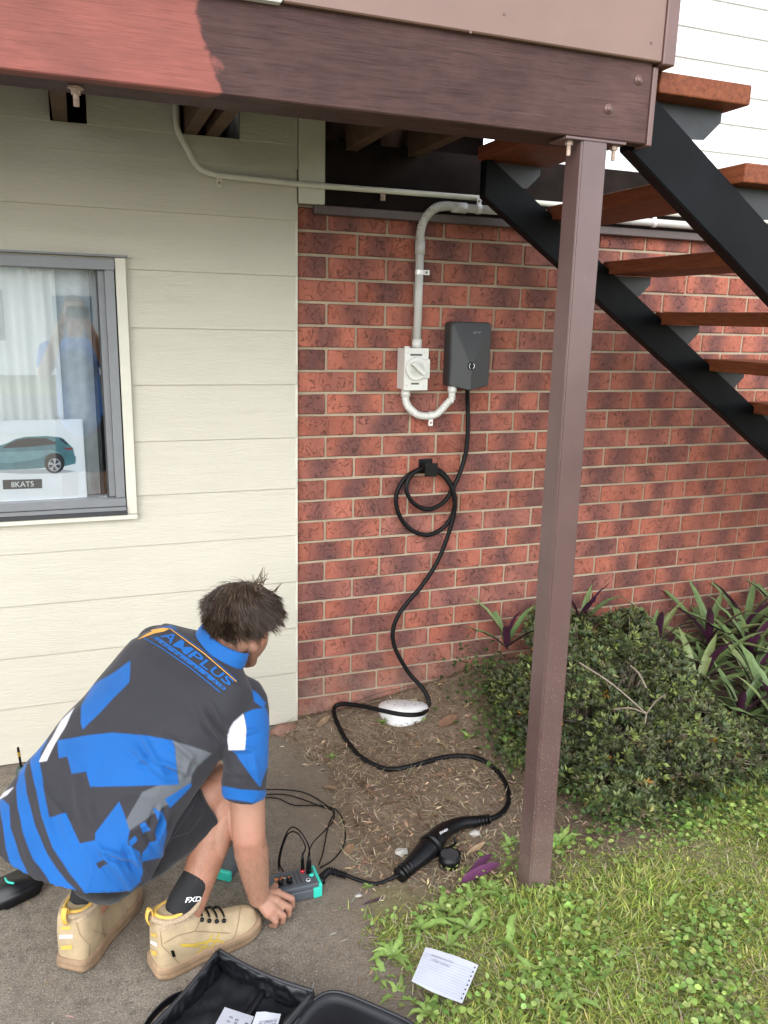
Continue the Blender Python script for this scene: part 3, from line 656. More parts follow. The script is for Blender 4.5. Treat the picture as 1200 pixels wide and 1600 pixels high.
Fr = [bm.verts.new((x+(cxx-x)*0.045, ye-0.007 if i != 6 else -0.102, z+(czz-z)*0.03)) for i, (x, z) in enumerate(out2)]
ap = bm.verts.new((rp.x, -0.104, rp.z)); fs = [bm.faces.new(Bk)]
for A, B in ((Bk, Md), (Md, Fr)):
    for i in range(n): fs.append(bm.faces.new((A[i], A[(i+1) % n], B[(i+1) % n], B[i])))
fs.append(bm.faces.new((Fr[10], Fr[0], ap))); fs.append(bm.faces.new((Fr[0], Fr[1], ap))); fs.append(bm.faces.new((Fr[1], Fr[2], ap)))
fs.append(bm.faces.new((Fr[2], Fr[3], Fr[4], Fr[5], Fr[6], ap))); fs.append(bm.faces.new((Fr[6], Fr[7], Fr[8], Fr[9], Fr[10], ap)))
bmesh.ops.recalc_face_normals(bm, faces=bm.faces); bmesh.ops.bevel(bm, geom=list(bm.edges), offset=0.0012, segments=2, affect='EDGES')
obj('case', bm, M_char, ev)
bm = NB(); bx(bm, (xa2+0.002, -0.006, zs2+0.01), (xb2-0.002, -0.0005, zt2-0.008)); obj('back_plate', bm, M_blackpl, ev)
bm = NB(); disc(bm, (rp.x, -0.1015, rp.z), (0, -1, 0), 0.0165, 0.0035, 24, 0.0155); bt2 = obj('round_button', bm, M_blackpl, ev)
for s in (-1, 1):
    bm = NB(); arc = [(rp.x+s*0.0115*math.cos(t), -0.1055, rp.z+0.0115*math.sin(t)) for t in np.linspace(-1.05, 1.05, 12)]
    tube(bm, arc, 0.0014, 6); obj('ring_light', bm, M_glow, bt2)
# maker's lettering, faint, on the top facet
a = Fr and None
p0 = ony(739, 522.0, -0.0765); text_on('maker_lettering', 'JDY', p0, (1, 0, 0), (0, -0.20, 0.98), 0.0105, M_ink, ev, 0.0, 0.036)
bm = NB(); p1 = ony(706.5, 611, -0.045)
tube(bm, [(p1.x, -0.045, zs2-0.004), (p1.x, -0.045, zs2+0.014)], 0.019, 18); 
obj('cable_gland', bm, M_white_pl, ev, True)
# flexible loop between the two
fl = thing('flexible_conduit_loop', 'white corrugated conduit loop joining the switch to the charger', 'conduit', (0.56, -0.045, 1.25))
a = Vector((ony(634, 612, -0.045).x, -0.045, za-0.002)); b = Vector((p1.x, -0.045, zs2-0.004)); zl = ony(668, 650, -0.045).z
bm = NB(); tube(bm, [a+Vector((0, 0, 0.0)), a-Vector((0, 0, 0.026))], 0.0185, 18); obj('switch_adaptor', bm, M_white_pl, fl, True)
bm = NB(); tube(bm, [b+Vector((0, 0, 0.0)), b-Vector((0, 0, 0.022))], 0.0185, 18); obj('charger_adaptor', bm, M_white_pl, fl, True)
mid = (a.x+b.x)/2; pts = [a-Vector((0, 0, 0.02)), a-Vector((-0.002, 0, 0.045)), Vector((a.x+0.02, -0.042, zl+0.032)), Vector((a.x+0.062, -0.040, zl+0.004)), Vector((mid+0.012, -0.040, zl)), Vector((b.x-0.055, -0.040, zl+0.012)), Vector((b.x-0.014, -0.042, zl+0.055)), b-Vector((0.002, 0, 0.05)), b-Vector((0, 0, 0.016))]
bm = NB(); corrugated(bm, pts, 0.0145, 0.0080, 0.0016); obj('flexible_pipe', bm, M_white_pl, fl, True)
saddle((mid+0.014, -0.036, zl), True, fl, M_zinc, 0.0155, -1)
# the holder
hk = ony(668, 731, -0.03)
ho = thing('cable_holder', 'small black cable holder hook on the brick wall', 'hook', (hk.x, -0.03, hk.z-0.04))
bm = NB(); bx(bm, (hk.x-0.030, -0.008, hk.z-0.026), (hk.x+0.032, -0.001, hk.z+0.034), 0.004, 2); obj('back_plate', bm, M_blackpl, ho)
bm = NB(); bx(bm, (hk.x-0.022, -0.062, hk.z+0.005), (hk.x+0.024, -0.006, hk.z+0.014), 0.003, 2); obj('arm', bm, M_blackpl, ho)
bm = NB(); bx(bm, (hk.x-0.028, -0.071, hk.z-0.030), (hk.x+0.030, -0.0625, hk.z+0.026), 0.004, 2); obj('front_lip', bm, M_blackpl, ho)
# charging cable: charger, holder loops, down the wall, over the soil
W = lambda x, y, d=-0.03: ony(x, y, d)
def G(x, y, r=0.011):
    p = onz(x, y, 0.02); 
    for _ in range(4): p = onz(x, y, hgt(p.x, p.y)+r)
    return p
cp = [W(730, 606, -0.05), W(730.5, 630), W(731, 660), W(729, 700), W(720, 735), W(705, 768, -0.036), W(690, 787, -0.045), W(668, 796, -0.05), W(646, 786, -0.05), W(635, 766, -0.05), W(640, 745, -0.045), W(657, 733, -0.040),
      W(676, 731, -0.036), W(693, 740, -0.030), W(706, 760, -0.026), W(711, 785, -0.024), W(704, 810, -0.022), W(688, 828, -0.022), W(665, 836, -0.022), W(640, 826, -0.022), W(623, 803, -0.022), W(619, 775, -0.022), W(632, 748, -0.024), W(654, 734, -0.030),
      W(672, 733, -0.038), W(690, 741, -0.045), W(703, 757, -0.05), W(710, 780, -0.05), W(709, 805, -0.045), W(697, 845, -0.04), W(682, 880, -0.04), W(660, 914, -0.04), W(638, 940, -0.04), W(622, 962, -0.042), W(614, 985, -0.045), W(615, 1005, -0.05), W(622, 1023, -0.06), W(640, 1053, -0.08), W(660, 1075, -0.11), W(670, 1096, -0.14), W(667, 1109, -0.17)]
cp += [onz(656, 1116, 0.108), onz(630, 1116.5, 0.116), onz(600, 1111, 0.114), onz(575, 1105, 0.10), onz(552, 1101, .08), onz(533, 1100, .065), onz(522, 1107, .05), G(525, 1125, .012), G(540, 1155), G(563, 1182), G(590, 1197), G(615, 1202), G(650, 1195), G(690, 1184), G(725, 1181), G(752, 1187), G(775, 1203), G(790, 1225), G(795, 1250), G(786, 1268), G(770, 1278, 0.018), G(752, 1281, 0.024)]
cbl = thing('charging_cable', 'long black charging cable looped on its holder and trailing over the soil', 'cable', tuple(G(620, 1202)))
PC = catmull(cp, 6); bm = NB(); tube(bm, PC, 0.0092, 12); obj('cord', bm, M_cable, cbl, True)
# the plug at its end
pg = thing('charging_plug', 'black charging plug handle lying on the soil beside the post', 'plug', tuple(G(690, 1315)))
def H(x, y, z): return onz(x, y, z)
pl = [H(758, 1281, .028), H(745, 1283, .030), H(722, 1286, .036), H(703, 1293, .044), H(690, 1301, .048), H(682, 1310, .048), H(673, 1321, .046)]
rd = [0.013, 0.018, 0.022, 0.025, 0.029, 0.033, 0.036]
bm = NB(); P2 = catmull(pl, 5); r2 = np.interp(np.arange(len(P2)), np.arange(0, len(P2), 5), rd).tolist(); tube(bm, P2, r2, 22, True, 0.92); gripo = obj('grip', bm, M_blackpl, pg, True)
bm = NB(); tube(bm, [H(674, 1320, .046), H(672, 1322.5, .046)], 0.0385, 26); obj('collar_ring', bm, M_blackpl, pg, True)
bm = NB(); tube(bm, catmull([H(672, 1323, .046), H(658, 1337, .040), H(641, 1353, .033), H(630, 1362, .029)], 4), np.interp(np.linspace(0, 1, 13), [0, .2, .8, 1], [.0345, .0335, .0225, .021]).tolist(), 24); obj('nozzle', bm, M_blackpl, pg, True)
for t in np.linspace(0, 1, 4):
    bm = NB(); q = H(640, 1354, .033).lerp(H(626, 1366, .028), t); dq = (H(626, 1366, .028)-H(640, 1354, .033)).normalized()
    tube(bm, [q, q+dq*0.006], 0.0245, 22); obj('nozzle_rib', bm, M_blackpl, pg, True)
for k in range(5):
    bm = NB(); q = H(764, 1280, .027).lerp(H(741, 1284, .031), k/4); dq = (H(741, 1284, .031)-H(764, 1280, .027)).normalized()
    tube(bm, [q, q+dq*0.004], 0.0165+0.0008*k, 18); obj('strain_rib', bm, M_blackpl, pg, True)
# lettering on the upper side of the grip
def wrap_text(name, s, quad, bvh, m, parent, off=0.0006, bold=0.01, shear=0.0, spacing=1.0, lift=None):
    """lettering mapped to a pixel quad (upper left, upper right, lower right, lower left) and dropped along the view on to a surface"""
    V, Fc = text_mesh(s, 1.0, bold, shear, spacing); 
    me = bmesh.new(); vs_ = [me.verts.new(v) for v in V]
    for f in Fc: 
        try: me.faces.new([vs_[i] for i in f])
        except ValueError: pass
    bmesh.ops.triangulate(me, faces=me.faces); bmesh.ops.subdivide_edges(me, edges=[e for e in me.edges if e.calc_length() > 0.12], cuts=2, use_grid_fill=True)
    bmesh.ops.triangulate(me, faces=me.faces)
    X = [v.co.x for v in me.verts]; Y = [v.co.y for v in me.verts]; x0, x1, y0, y1 = min(X), max(X), min(Y), max(Y)
    return wrap_bm(name, me, lambda c: ((c.x-x0)/(x1-x0), (y1-c.y)/(y1-y0)), quad, bvh, m, parent, off)
def wrap_bm(name, me, uvf, quad, bvh, m, parent, off):
    q = [Vector((a, b)) for a, b in quad]; bad = []
    for v in me.verts:
        u, t = uvf(v.co); px = (q[0]*(1-u)+q[1]*u)*(1-t)+(q[3]*(1-u)+q[2]*u)*t
        d = ray(px.x, px.y).normalized(); hit = bvh.ray_cast(CAM, d)
        if hit[0] is None: bad.append(v); continue
        v.co = hit[0]-d*off*0.3+hit[1]*off*(1 if hit[1].dot(d) < 0 else -1)
    if bad: bmesh.ops.delete(me, geom=bad, context='VERTS')
    return obj(name, me, m, parent)
def bvh_of(o):
    mw = Matrix.Translation(WL[o.name]); return BVHTree.FromPolygons([mw @ v.co for v in o.data.vertices], [tuple(p.vertices) for p in o.data.polygons])
wrap_text('maker_lettering', 'EVNEX', [(686.5, 1300.5), (699, 1294), (700.5, 1297.2), (688, 1304)], bvh_of(gripo), M_inkw, pg, 0.0006, 0.02)
# the dust cap on its strap, a short lead back to the tester
dc = G(702, 1347); bm = NB()
tube(bm, [dc+Vector((0, 0, -0.008)), dc+Vector((0, 0, 0.030))], [0.034, 0.035], 28); cap = thing('dust_cap', 'round black dust cap standing below the charging plug', 'cap', tuple(dc))
obj('cup', bm, M_blackpl, cap, True); bm = NB(); tube(bm, [dc+Vector((0, 0, 0.030)), dc+Vector((0, 0, 0.0305))], 0.029, 26); obj('cup_floor', bm, M_alu_dk, cap)
bm = NB(); tube(bm, catmull([dc+Vector((0.0, 0.02, 0.03)), H(711, 1318, .03), H(710, 1308, .045)], 5), 0.005, 8); obj('strap', bm, M_blackpl, cap, True)
# ================================================================ vegetation
def vcol_mat(name, rough=0.55, trans=0.25, back=None, bump=0.15, spec=0.3):
    m = Mt(name); at = m.n('ShaderNodeAttribute', attribute_name='Col'); v = m.co('Object'); n = m.noise(v, 60, 3)
    c = m.mix(m.ramp(n, [(0.3, 0.35), (0.7, 0.0)]), at.outputs['Color'], (0.02, 0.02, 0.008))
    if back:
        g = m.n('ShaderNodeNewGeometry'); c = m.mix(g.outputs['Backfacing'], c, back)
    m.col(c); m.rough(rough, spec)
    if trans:
        tl = m.n('ShaderNodeBsdfTranslucent'); m.l(c, tl.inputs['Color']); mx = m.n('ShaderNodeMixShader'); mx.inputs[0].default_value = trans
        out = m.t.nodes['Material Output']; m.l(m.b.outputs[0], mx.inputs[1]); m.l(tl.outputs[0], mx.inputs[2]); m.l(mx.outputs[0], out.inputs[0])
    return m.m
def unit(a): return a/np.maximum(1e-9, np.linalg.norm(a, axis=-1, keepdims=True))
def leafmesh(P, D, N, L, Wd, col, bend=0.3, fold=0.18, stations=((0.3, 0.85), (0.62, 1.0)), tipcol=None):
    """many leaves in one go: base P, direction D, upper side N, length L, width Wd"""
    P, D, N = map(np.asarray, (P, D, N)); n = len(P); D = unit(D); N = unit(N-D*(N*D).sum(1, keepdims=True)); B = np.cross(D, N)
    L = np.broadcast_to(L, (n,))[:, None]; Wd = np.broadcast_to(Wd, (n,))[:, None]; bend = np.broadcast_to(bend, (n,))[:, None]
    k = len(stations); V = np.zeros((n, 2+3*k, 3)); V[:, 0] = P
    for i, (t, wf) in enumerate(stations):
        c = P+D*L*t-N*L*bend*t*t; V[:, 1+3*i] = c+B*Wd*0.5*wf+N*Wd*fold*wf; V[:, 2+3*i] = c; V[:, 3+3*i] = c-B*Wd*0.5*wf+N*Wd*fold*wf
    V[:, -1] = P+D*L*(1-0.15*bend)-N*L*bend
    T = [(0, 2, 1), (0, 3, 2)]
    for i in range(k-1):
        a = 1+3*i; T += [(a, a+1, a+4), (a, a+4, a+3), (a+1, a+2, a+5), (a+1, a+5, a+4)]
    a = 1+3*(k-1); e = 1+3*k; T += [(a, a+1, e), (a+1, a+2, e)]
    T = np.array(T)[:, ::-1]; F = (np.arange(n)[:, None, None]*(2+3*k)+T[None]).reshape(-1, 3)
    C = np.repeat(np.asarray(col)[:, None, :], 2+3*k, 1).copy()
    if tipcol is not None: C[:, -1] = tipcol
    C[:, 0] *= 0.75
    return V.reshape(-1, 3), F, C.reshape(-1, 3)
def pick(cols, n, jit=0.2, p=None):
    cols = np.array(cols); c = cols[rng.choice(len(cols), n, p=p)]; return np.clip(c*(1+rng.normal(0, jit, (n, 1)))*(1+rng.normal(0, jit*0.35, (n, 3))), 0.004, 1)
M_lawn = vcol_mat('grass_blades', 0.6, 0.42); M_leaf = vcol_mat('glossy_shrub_leaves', 0.5, 0.2, spec=0.3); M_dry = vcol_mat('dry_leaf_litter', 0.85, 0.1); M_weed = vcol_mat('weed_leaves', 0.5, 0.28)
hv = np.vectorize(hgt); pe = np.vectorize(pathedge)
def nz(x, y, s, o=0.0): return np.array([mnoise.noise(Vector((a*s, b*s, o))) for a, b in zip(x, y)])
def lawn_amount(x, y):
    n = nz(x, y, 3.2, 2.0)*0.20+nz(x, y, 11, 4.0)*0.09
    front = -1.14+0.10*np.clip((x-0.45)/0.3, 0, 1)+0.12*np.clip((x-0.9)/0.4, 0, 1)
    a = np.clip((front-y+n)/0.16, 0, 1)
    left = np.clip((x-pe(y)+0.02+n*0.35)/0.10, 0, 1)
    thin = 1-0.75*np.exp(-(((x-0.62)/0.24)**2+((y+1.22)/0.10)**2))
    return a*left*thin*np.where((x > 0.35) & (x < 0.55) & (y > -1.26) & (y < -1.1), 0.3, 1)
def scatter(n, x0, x1, y0, y1, f, gain=1.0):
    x = rng.uniform(x0, x1, n); y = rng.uniform(y0, y1, n); k = rng.uniform(0, 1, n) < f(x, y)*gain; return x[k], y[k]
GREEN = [(0.47, 0.53, 0.12), (0.37, 0.47, 0.095), (0.56, 0.59, 0.18), (0.25, 0.35, 0.075), (0.58, 0.54, 0.26)]
x, y = scatter(300000, -0.3, 2.2, -2.35, -0.85, lawn_amount)
x = x[:120000]; y = y[:120000]; n = len(x); ang = rng.uniform(0, 2*np.pi, n); el = rng.uniform(0.15, 1.15, n)
D = np.stack([np.cos(ang)*np.cos(el), np.sin(ang)*np.cos(el), np.sin(el)], 1); Nn = np.stack([-np.cos(ang)*np.sin(el), -np.sin(ang)*np.sin(el), np.cos(el)], 1)
tall = np.clip(nz(x, y, 2.5, 7)*1.6+0.75, 0.35, 1.35)
V, F, C = leafmesh(np.stack([x, y, hv(x, y)-0.003], 1), D, Nn, rng.uniform(0.025, 0.062, n)*tall, rng.uniform(0.0020, 0.0048, n), pick(GREEN, n, 0.22, [.33, .27, .18, .12, .10]), rng.uniform(0.1, 0.7, n), 0.1)
tag(pyobj('lawn_grass', V, F, M_lawn, cols=C), 'green lawn grass around the post and paper', 'grass', kind='stuff')
# dead straw and clover in the lawn
x, y = scatter(26000, -0.3, 2.2, -2.35, -0.9, lawn_amount); x, y = x[:7000], y[:7000]; n = len(x); ang = rng.uniform(0, 2*np.pi, n); el = rng.uniform(-0.05, 0.5, n)
D = np.stack([np.cos(ang)*np.cos(el), np.sin(ang)*np.cos(el), np.sin(el)], 1); Nn = np.tile([0, 0, 1.0], (n, 1))
V, F, C = leafmesh(np.stack([x, y, hv(x, y)+rng.uniform(0, 0.014, n)], 1), D, Nn, rng.uniform(0.03, 0.08, n), rng.uniform(0.0012, 0.003, n), pick([(0.36, 0.30, 0.17), (0.28, 0.22, 0.12), (0.44, 0.38, 0.24)], n, 0.2), 0.15, 0.05)
tag(pyobj('dead_grass', V, F, M_dry, cols=C), 'pale dead grass threaded through the green lawn', 'dead grass', kind='stuff')
def clover_amount(x, y): return np.clip(lawn_amount(x, y)*np.clip(nz(x, y, 4.0, 12)*2.2+0.45, 0, 1)+0.30*np.exp(-(((x-0.40)/0.12)**2+((y+1.13)/0.06)**2))+0.5*np.exp(-(((x-1.05)/0.5)**2+((y+1.10)/0.07)**2)), 0, 1)
x, y = scatter(30000, -0.3, 2.2, -2.35, -0.8, clover_amount); x, y = x[:7500], y[:7500]; n = len(x); ang = rng.uniform(0, 2*np.pi, n); el = rng.uniform(-0.25, 0.5, n)
D = np.stack([np.cos(ang)*np.cos(el), np.sin(ang)*np.cos(el), np.sin(el)], 1); Nn = np.stack([rng.normal(0, .3, n), rng.normal(0, .3, n), np.ones(n)], 1)
s = rng.uniform(0.010, 0.026, n); V, F, C = leafmesh(np.stack([x, y, hv(x, y)+rng.uniform(0.006, 0.045, n)], 1), D, Nn, s, s*rng.uniform(0.55, 0.95, n), pick([(0.30, 0.42, 0.10), (0.20, 0.33, 0.075), (0.40, 0.50, 0.15)], n, 0.2), 0.2, 0.12, ((0.25, 0.8), (0.65, 1.0)))
tag(pyobj('clover', V, F, M_weed, cols=C), 'small round clover leaves growing through the lawn', 'clover', kind='stuff')
# broad rosette weeds: each leaf a part
def weed_leaf(L, Wd, seed):
    rg = random.Random(seed); n = 7; V = []; Fc = []; cols = []
    c0 = np.array(rg.choice([(0.24, 0.36, 0.09), (0.32, 0.44, 0.12), (0.18, 0.29, 0.075)]))
    for i in range(n+1):
        t = i/n; wv = Wd*0.5*(math.sin(math.pi*min(1, t*0.97+0.04)**0.85)**0.8)*(1+0.16*((i % 2)*2-1)) if 0 < i < n else Wd*0.06
        z = L*(0.42*t-0.52*t*t); wob = 0.006*math.sin(t*7+seed)
        for s in (-1, 0, 1): V.append((t*L, s*wv+wob, z+abs(s)*wv*0.35+rg.uniform(-1, 1)*0.0015)); cols.append(c0*(1.35 if s == 0 else 1.0))
    for i in range(n):
        for s in (0, 1): a = i*3+s; Fc.append((a, a+3, a+4, a+1))
    me = bpy.data.meshes.new('leaf'); me.from_pydata(V, [], Fc); a = me.color_attributes.new('Col', 'FLOAT_COLOR', 'POINT')
    a.data.foreach_set('color', np.concatenate([np.array(cols), np.ones((len(V), 1))], 1).astype(np.float32).ravel()); me.materials.append(M_weed); me.shade_smooth(); return me
WLF = [weed_leaf(rL, rW, k) for k, (rL, rW) in enumerate(((0.085, 0.024), (0.11, 0.026), (0.07, 0.022), (0.125, 0.03), (0.06, 0.026)))]
WG = 'broad leaved weeds in the lawn'
def rosette(px, py, nl, sc_, lab, grp=WG, el=(0.05, 0.55)):
    p = G(px, py, 0.0); t = thing('weed_plant', lab, 'weed', tuple(p), grp); a0 = random.uniform(0, 6)
    for k in range(nl):
        o = bpy.data.objects.new('leaf', random.choice(WLF)); link(o, t, p+Vector((0, 0, 0.002)))
        o.rotation_euler = (random.uniform(-.25, .25), -random.uniform(*el), a0+k*2.399); s = 0.68*sc_*random.uniform(0.65, 1.15); o.scale = (s, s, s)
    return t
for px, py, nl, sc_ in ((768, 1392, 11, 1.25), (735, 1412, 9, 1.1), (690, 1425, 9, 1.0), (655, 1452, 10, 1.1), (615, 1495, 10, 1.05), (598, 1530, 8, 0.9), (622, 1560, 9, 1.0), (770, 1440, 10, 1.1), (800, 1418, 8, 0.9), (730, 1452, 9, 1.0), (790, 1480, 10, 1.1), (838, 1455, 8, 0.9), (670, 1585, 9, 1.0), (830, 1520, 9, 1.0), (900, 1445, 8, 0.9), (960, 1500, 8, 0.9), (1040, 1420, 8, 0.85), (1100, 1510, 9, 0.9), (890, 1565, 9, 1.0), (1010, 1575, 8, 0.9), (1150, 1440, 8, 0.8), (700, 1480, 8, 0.9)):
    rosette(px, py, nl, sc_, 'broad leaved rosette weed '+('at the path edge beside the note page' if px < 640 else 'between the note page and the post foot' if px < 760 and py < 1470 else 'right below the note page on the lawn' if px < 720 else 'growing against the foot of the post' if px < 850 and py < 1425 else 'in the lawn just in front of the post' if px < 850 else 'in the short grass right of the post'))
rosette(872, 1325, 11, 1.35, 'tall leafy weed pressed against the right side of the post foot', el=(0.3, 0.9))
rosette(795, 1325, 8, 0.8, 'small round leaved weed on the left side of the post foot', el=(0.2, 0.9))
rosette(520, 1185, 14, 0.42, 'small green weed tuft on the bare soil between path and cable', el=(0.2, 0.9))
rosette(597, 1132, 16, 0.45, 'low green weed growing in front of the white drain cap', el=(0.2, 1.0))
rosette(730, 1155, 9, 0.6, 'lone green seedling on the soil right of the drain cap', el=(0.3, 0.9))
rosette(662, 1128, 9, 0.4, 'green sprig at the right rim of the drain cap', el=(0.3, 1.0))
rosette(575, 1388, 12, 0.42, 'small weed patch where the tester lead meets the plug', el=(0.2, 0.9))
# leaf litter, straw, twigs over the bed
def bed_amount(x, y):
    n = nz(x, y, 5, 21)*0.5+nz(x, y, 15, 23)*0.3
    e = np.clip((x-pe(y)+0.03+0.1*n)/0.10, 0, 1); f = np.clip((y+1.22+0.1*n)/0.12, 0, 1); return np.clip(e*f*(0.55+n), 0.0, 1)
x, y = scatter(22000, -0.2, 1.6, -1.35, -0.02, bed_amount); x, y = x[:4200], y[:4200]; n = len(x); ang = rng.uniform(0, 2*np.pi, n); el = rng.normal(0.05, 0.22, n)
D = np.stack([np.cos(ang)*np.cos(el), np.sin(ang)*np.cos(el), np.sin(el)], 1); Nn = np.stack([rng.normal(0, .45, n), rng.normal(0, .45, n), np.ones(n)], 1); L = rng.uniform(0.008, 0.034, n)*rng.uniform(0.6, 1.1, n)
V, F, C = leafmesh(np.stack([x, y, hv(x, y)+rng.uniform(0.001, 0.012, n)], 1), D, Nn, L, L*rng.uniform(0.16, 0.36, n), pick([(0.28, 0.18, 0.11), (0.40, 0.28, 0.18), (0.19, 0.115, 0.07), (0.50, 0.39, 0.26), (0.32, 0.20, 0.125)], n, 0.2), rng.uniform(-0.4, 0.5, n), rng.uniform(0.0, 0.35))
tag(pyobj('leaf_litter', V, F, M_dry, cols=C), 'brown leaf litter scattered over the bare garden bed', 'leaf litter', kind='stuff')
x, y = scatter(60000, -0.25, 1.6, -1.4, -0.02, bed_amount); x, y = x[:15000], y[:15000]; n = len(x); ang = rng.uniform(0, 2*np.pi, n); el = rng.normal(0.04, 0.12, n)
D = np.stack([np.cos(ang)*np.cos(el), np.sin(ang)*np.cos(el), np.sin(el)], 1); Nn = np.tile([0, 0, 1.0], (n, 1))
V, F, C = leafmesh(np.stack([x, y, hv(x, y)+rng.uniform(0.001, 0.012, n)], 1), D, Nn, rng.uniform(0.015, 0.09, n)*rng.uniform(0.5, 1, n), rng.uniform(0.0010, 0.0026, n), pick([(0.46, 0.36, 0.23), (0.33, 0.24, 0.15), (0.56, 0.46, 0.32), (0.19, 0.13, 0.085)], n, 0.2), rng.uniform(-0.3, 0.3, n), 0.05)
tag(pyobj('straw_mulch', V, F, M_dry, cols=C), 'dry straw and twigs strewn over the bare soil', 'straw', kind='stuff')
# stray bits on the concrete
x = rng.uniform(-1.3, -0.1, 420); y = rng.uniform(-1.75, -0.05, 420); keep = rng.uniform(0, 1, 420) < 0.25+0.75*np.clip((x+0.55)/0.45, 0, 1); x, y = x[keep], y[keep]; n = len(x); ang = rng.uniform(0, 2*np.pi, n)
D = np.stack([np.cos(ang), np.sin(ang), rng.normal(0.05, .1, n)], 1); L = rng.uniform(0.006, 0.04, n)
V, F, C = leafmesh(np.stack([x, y, np.full(n, 0.004)], 1), D, np.tile([0, 0, 1.0], (n, 1)), L, np.minimum(0.005, L*rng.uniform(0.06, 0.4, n)), pick([(0.40, 0.32, 0.22), (0.28, 0.2, 0.12), (0.5, 0.45, 0.36)], n, 0.2), 0.05, 0.05)
tag(pyobj('path_debris', V, F, M_dry, cols=C), 'dry specks and stalks lying on the concrete path', 'debris', kind='stuff')
# single fallen leaves
def fallen(name, lab, cat, px, py, L, Wd, ang, col, dip=0.2, grp=None, lift=0.006):
    p = G(px, py, lift); D = np.array([[math.cos(ang), math.sin(ang), 0.10]])
    V, F, C = leafmesh(np.array([p])-D*L/2, D, np.array([[0.15, -0.1, 1.0]]), L, Wd, np.array([col]), dip, 0.2, ((0.12, 0.6), (0.3, 0.92), (0.55, 1.0), (0.8, 0.7)))
    return tag(pyobj(name, V, F, M_dry if cat != 'purple leaf' else M_leaf, cols=C, at=tuple(p), smooth=True), lab, cat, grp)
fallen('fallen_leaf', 'long purple fallen leaf lying by the dust cap', 'purple leaf', 752, 1362, 0.165, 0.036, 0.22, (0.17, 0.05, 0.13), 0.05, None, .03)
fallen('fallen_leaf', 'narrow purple fallen leaf behind the longer purple leaf', 'purple leaf', 750, 1350, 0.14, 0.026, 0.50, (0.12, 0.035, 0.095), 0.05, None, .03)
fallen('fallen_leaf', 'dull purple leaf strip between tester lead and lawn', 'purple leaf', 595, 1402, 0.12, 0.012, 0.1, (0.09, 0.05, 0.07))
fallen('fallen_leaf', 'orange brown dead leaf on the path edge', 'dead leaf', 565, 1497, 0.035, 0.024, 2.6, (0.36, 0.17, 0.075))
fallen('fallen_leaf', 'pale curled dead leaf right of the dust cap', 'dead leaf', 742, 1330, 0.085, 0.022, 0.25, (0.42, 0.285, 0.17), -0.2)
fallen('fallen_leaf', 'broad brown leaf on the soil above the cable', 'dead leaf', 700, 1130, 0.10, 0.05, 0.3, (0.24, 0.13, 0.08), -0.2)
for px, py in ((722, 1226), (700, 1250), (686, 1212), (580, 1240), (566, 1225), (660, 1275), (740, 1216), (648, 1245), (610, 1255), (545, 1330), (575, 1345), (620, 1290), (598, 1313), (560, 1290), (705, 1205), (515, 1233), (540, 1140), (505, 1130), (690, 1160), (640, 1150)):
    fallen('fallen_leaf', 'brown dead leaf lying loose on the bare soil', 'dead leaf', px, py, random.uniform(0.05, 0.085), random.uniform(0.016, 0.03), random.uniform(0, 6.28), random.choice([(0.33, 0.22, 0.13), (0.25, 0.145, 0.085), (0.42, 0.32, 0.21), (0.19, 0.115, 0.07)]), random.uniform(-0.3, 0.35), 'loose dead leaves on the bare soil')
def scrap(px, py, s, lab):
    p = G(px, py, 0.004); bm = NB(); rg = random.Random(int(px)); bmesh.ops.create_icosphere(bm, subdivisions=2, radius=s)
    for v in bm.verts: v.co = Vector((v.co.x*rg.uniform(.7, 1.3), v.co.y*rg.uniform(.5, 1), v.co.z*0.4*rg.uniform(.4, 1.5)))+p+Vector((0, 0, s*0.2))
    tag(obj('paper_scrap', bm, simple('crumpled_white_scrap', (0.42, 0.40, 0.36), 0.7)), lab, 'scrap')
scrap(628, 1333, 0.024, 'crumpled whitish scrap lying left of the charging plug'); scrap(560, 1401, 0.012, 'tiny white scrap beside the tester lead'); scrap(742, 1304, 0.020, 'pale flat scrap under the plug grip')

# ---------------------------------------------------------------- azalea-like shrub
MAIN = [((0.96, -0.62, 0.14), (0.25, 0.30, 0.24)), ((1.17, -0.55, 0.20), (0.32, 0.38, 0.27)), ((1.29, -0.60, 0.16), (0.24, 0.33, 0.25)), ((1.12, -0.84, 0.10), (0.34, 0.22, 0.20)), ((1.20, -0.34, 0.28), (0.28, 0.24, 0.22)), ((1.40, -0.84, 0.07), (0.18, 0.18, 0.16)), ((0.84, -0.34, 0.15), (0.10, 0.16, 0.15))]
rl = random.Random(21); LOB = []; TINT = []; SPARSE = []
for k, (c, a) in enumerate(MAIN):
    LOB.append((c, tuple(q*0.86 for q in a))); TINT.append(0.72); SPARSE.append(0.55)
    for j in range(11 if k < 5 else 7 if k == 5 else 2):
        d = Vector((rl.gauss(0, 1), rl.gauss(0, 1)-.25, rl.gauss(0, 1)+.35)).normalized(); r = rl.uniform(.055, .125)
        LOB.append(((c[0]+d.x*a[0]*.86, c[1]+d.y*a[1]*.86, c[2]+d.z*a[2]*.88), (r*rl.uniform(.8, 1.3), r*rl.uniform(.8, 1.3), r*rl.uniform(.7, 1.25)))); TINT.append(rl.uniform(.75, 1.5)); SPARSE.append(rl.uniform(.5, 1.25)*(.45 if k == 6 else 1))
sh = thing('azalea_shrub', 'dense dark green small leaved shrub in front of the brick wall', 'shrub', (1.15, -0.6, 0.05))
def inside(P, k):
    r = np.full(len(P), 9.0)
    for i, (c, a) in enumerate(LOB):
        d = np.linalg.norm((P-np.array(c))/np.array(a), axis=1)
        if i != k: r = np.minimum(r, d)
    return r
PP, DD, TT = [], [], []
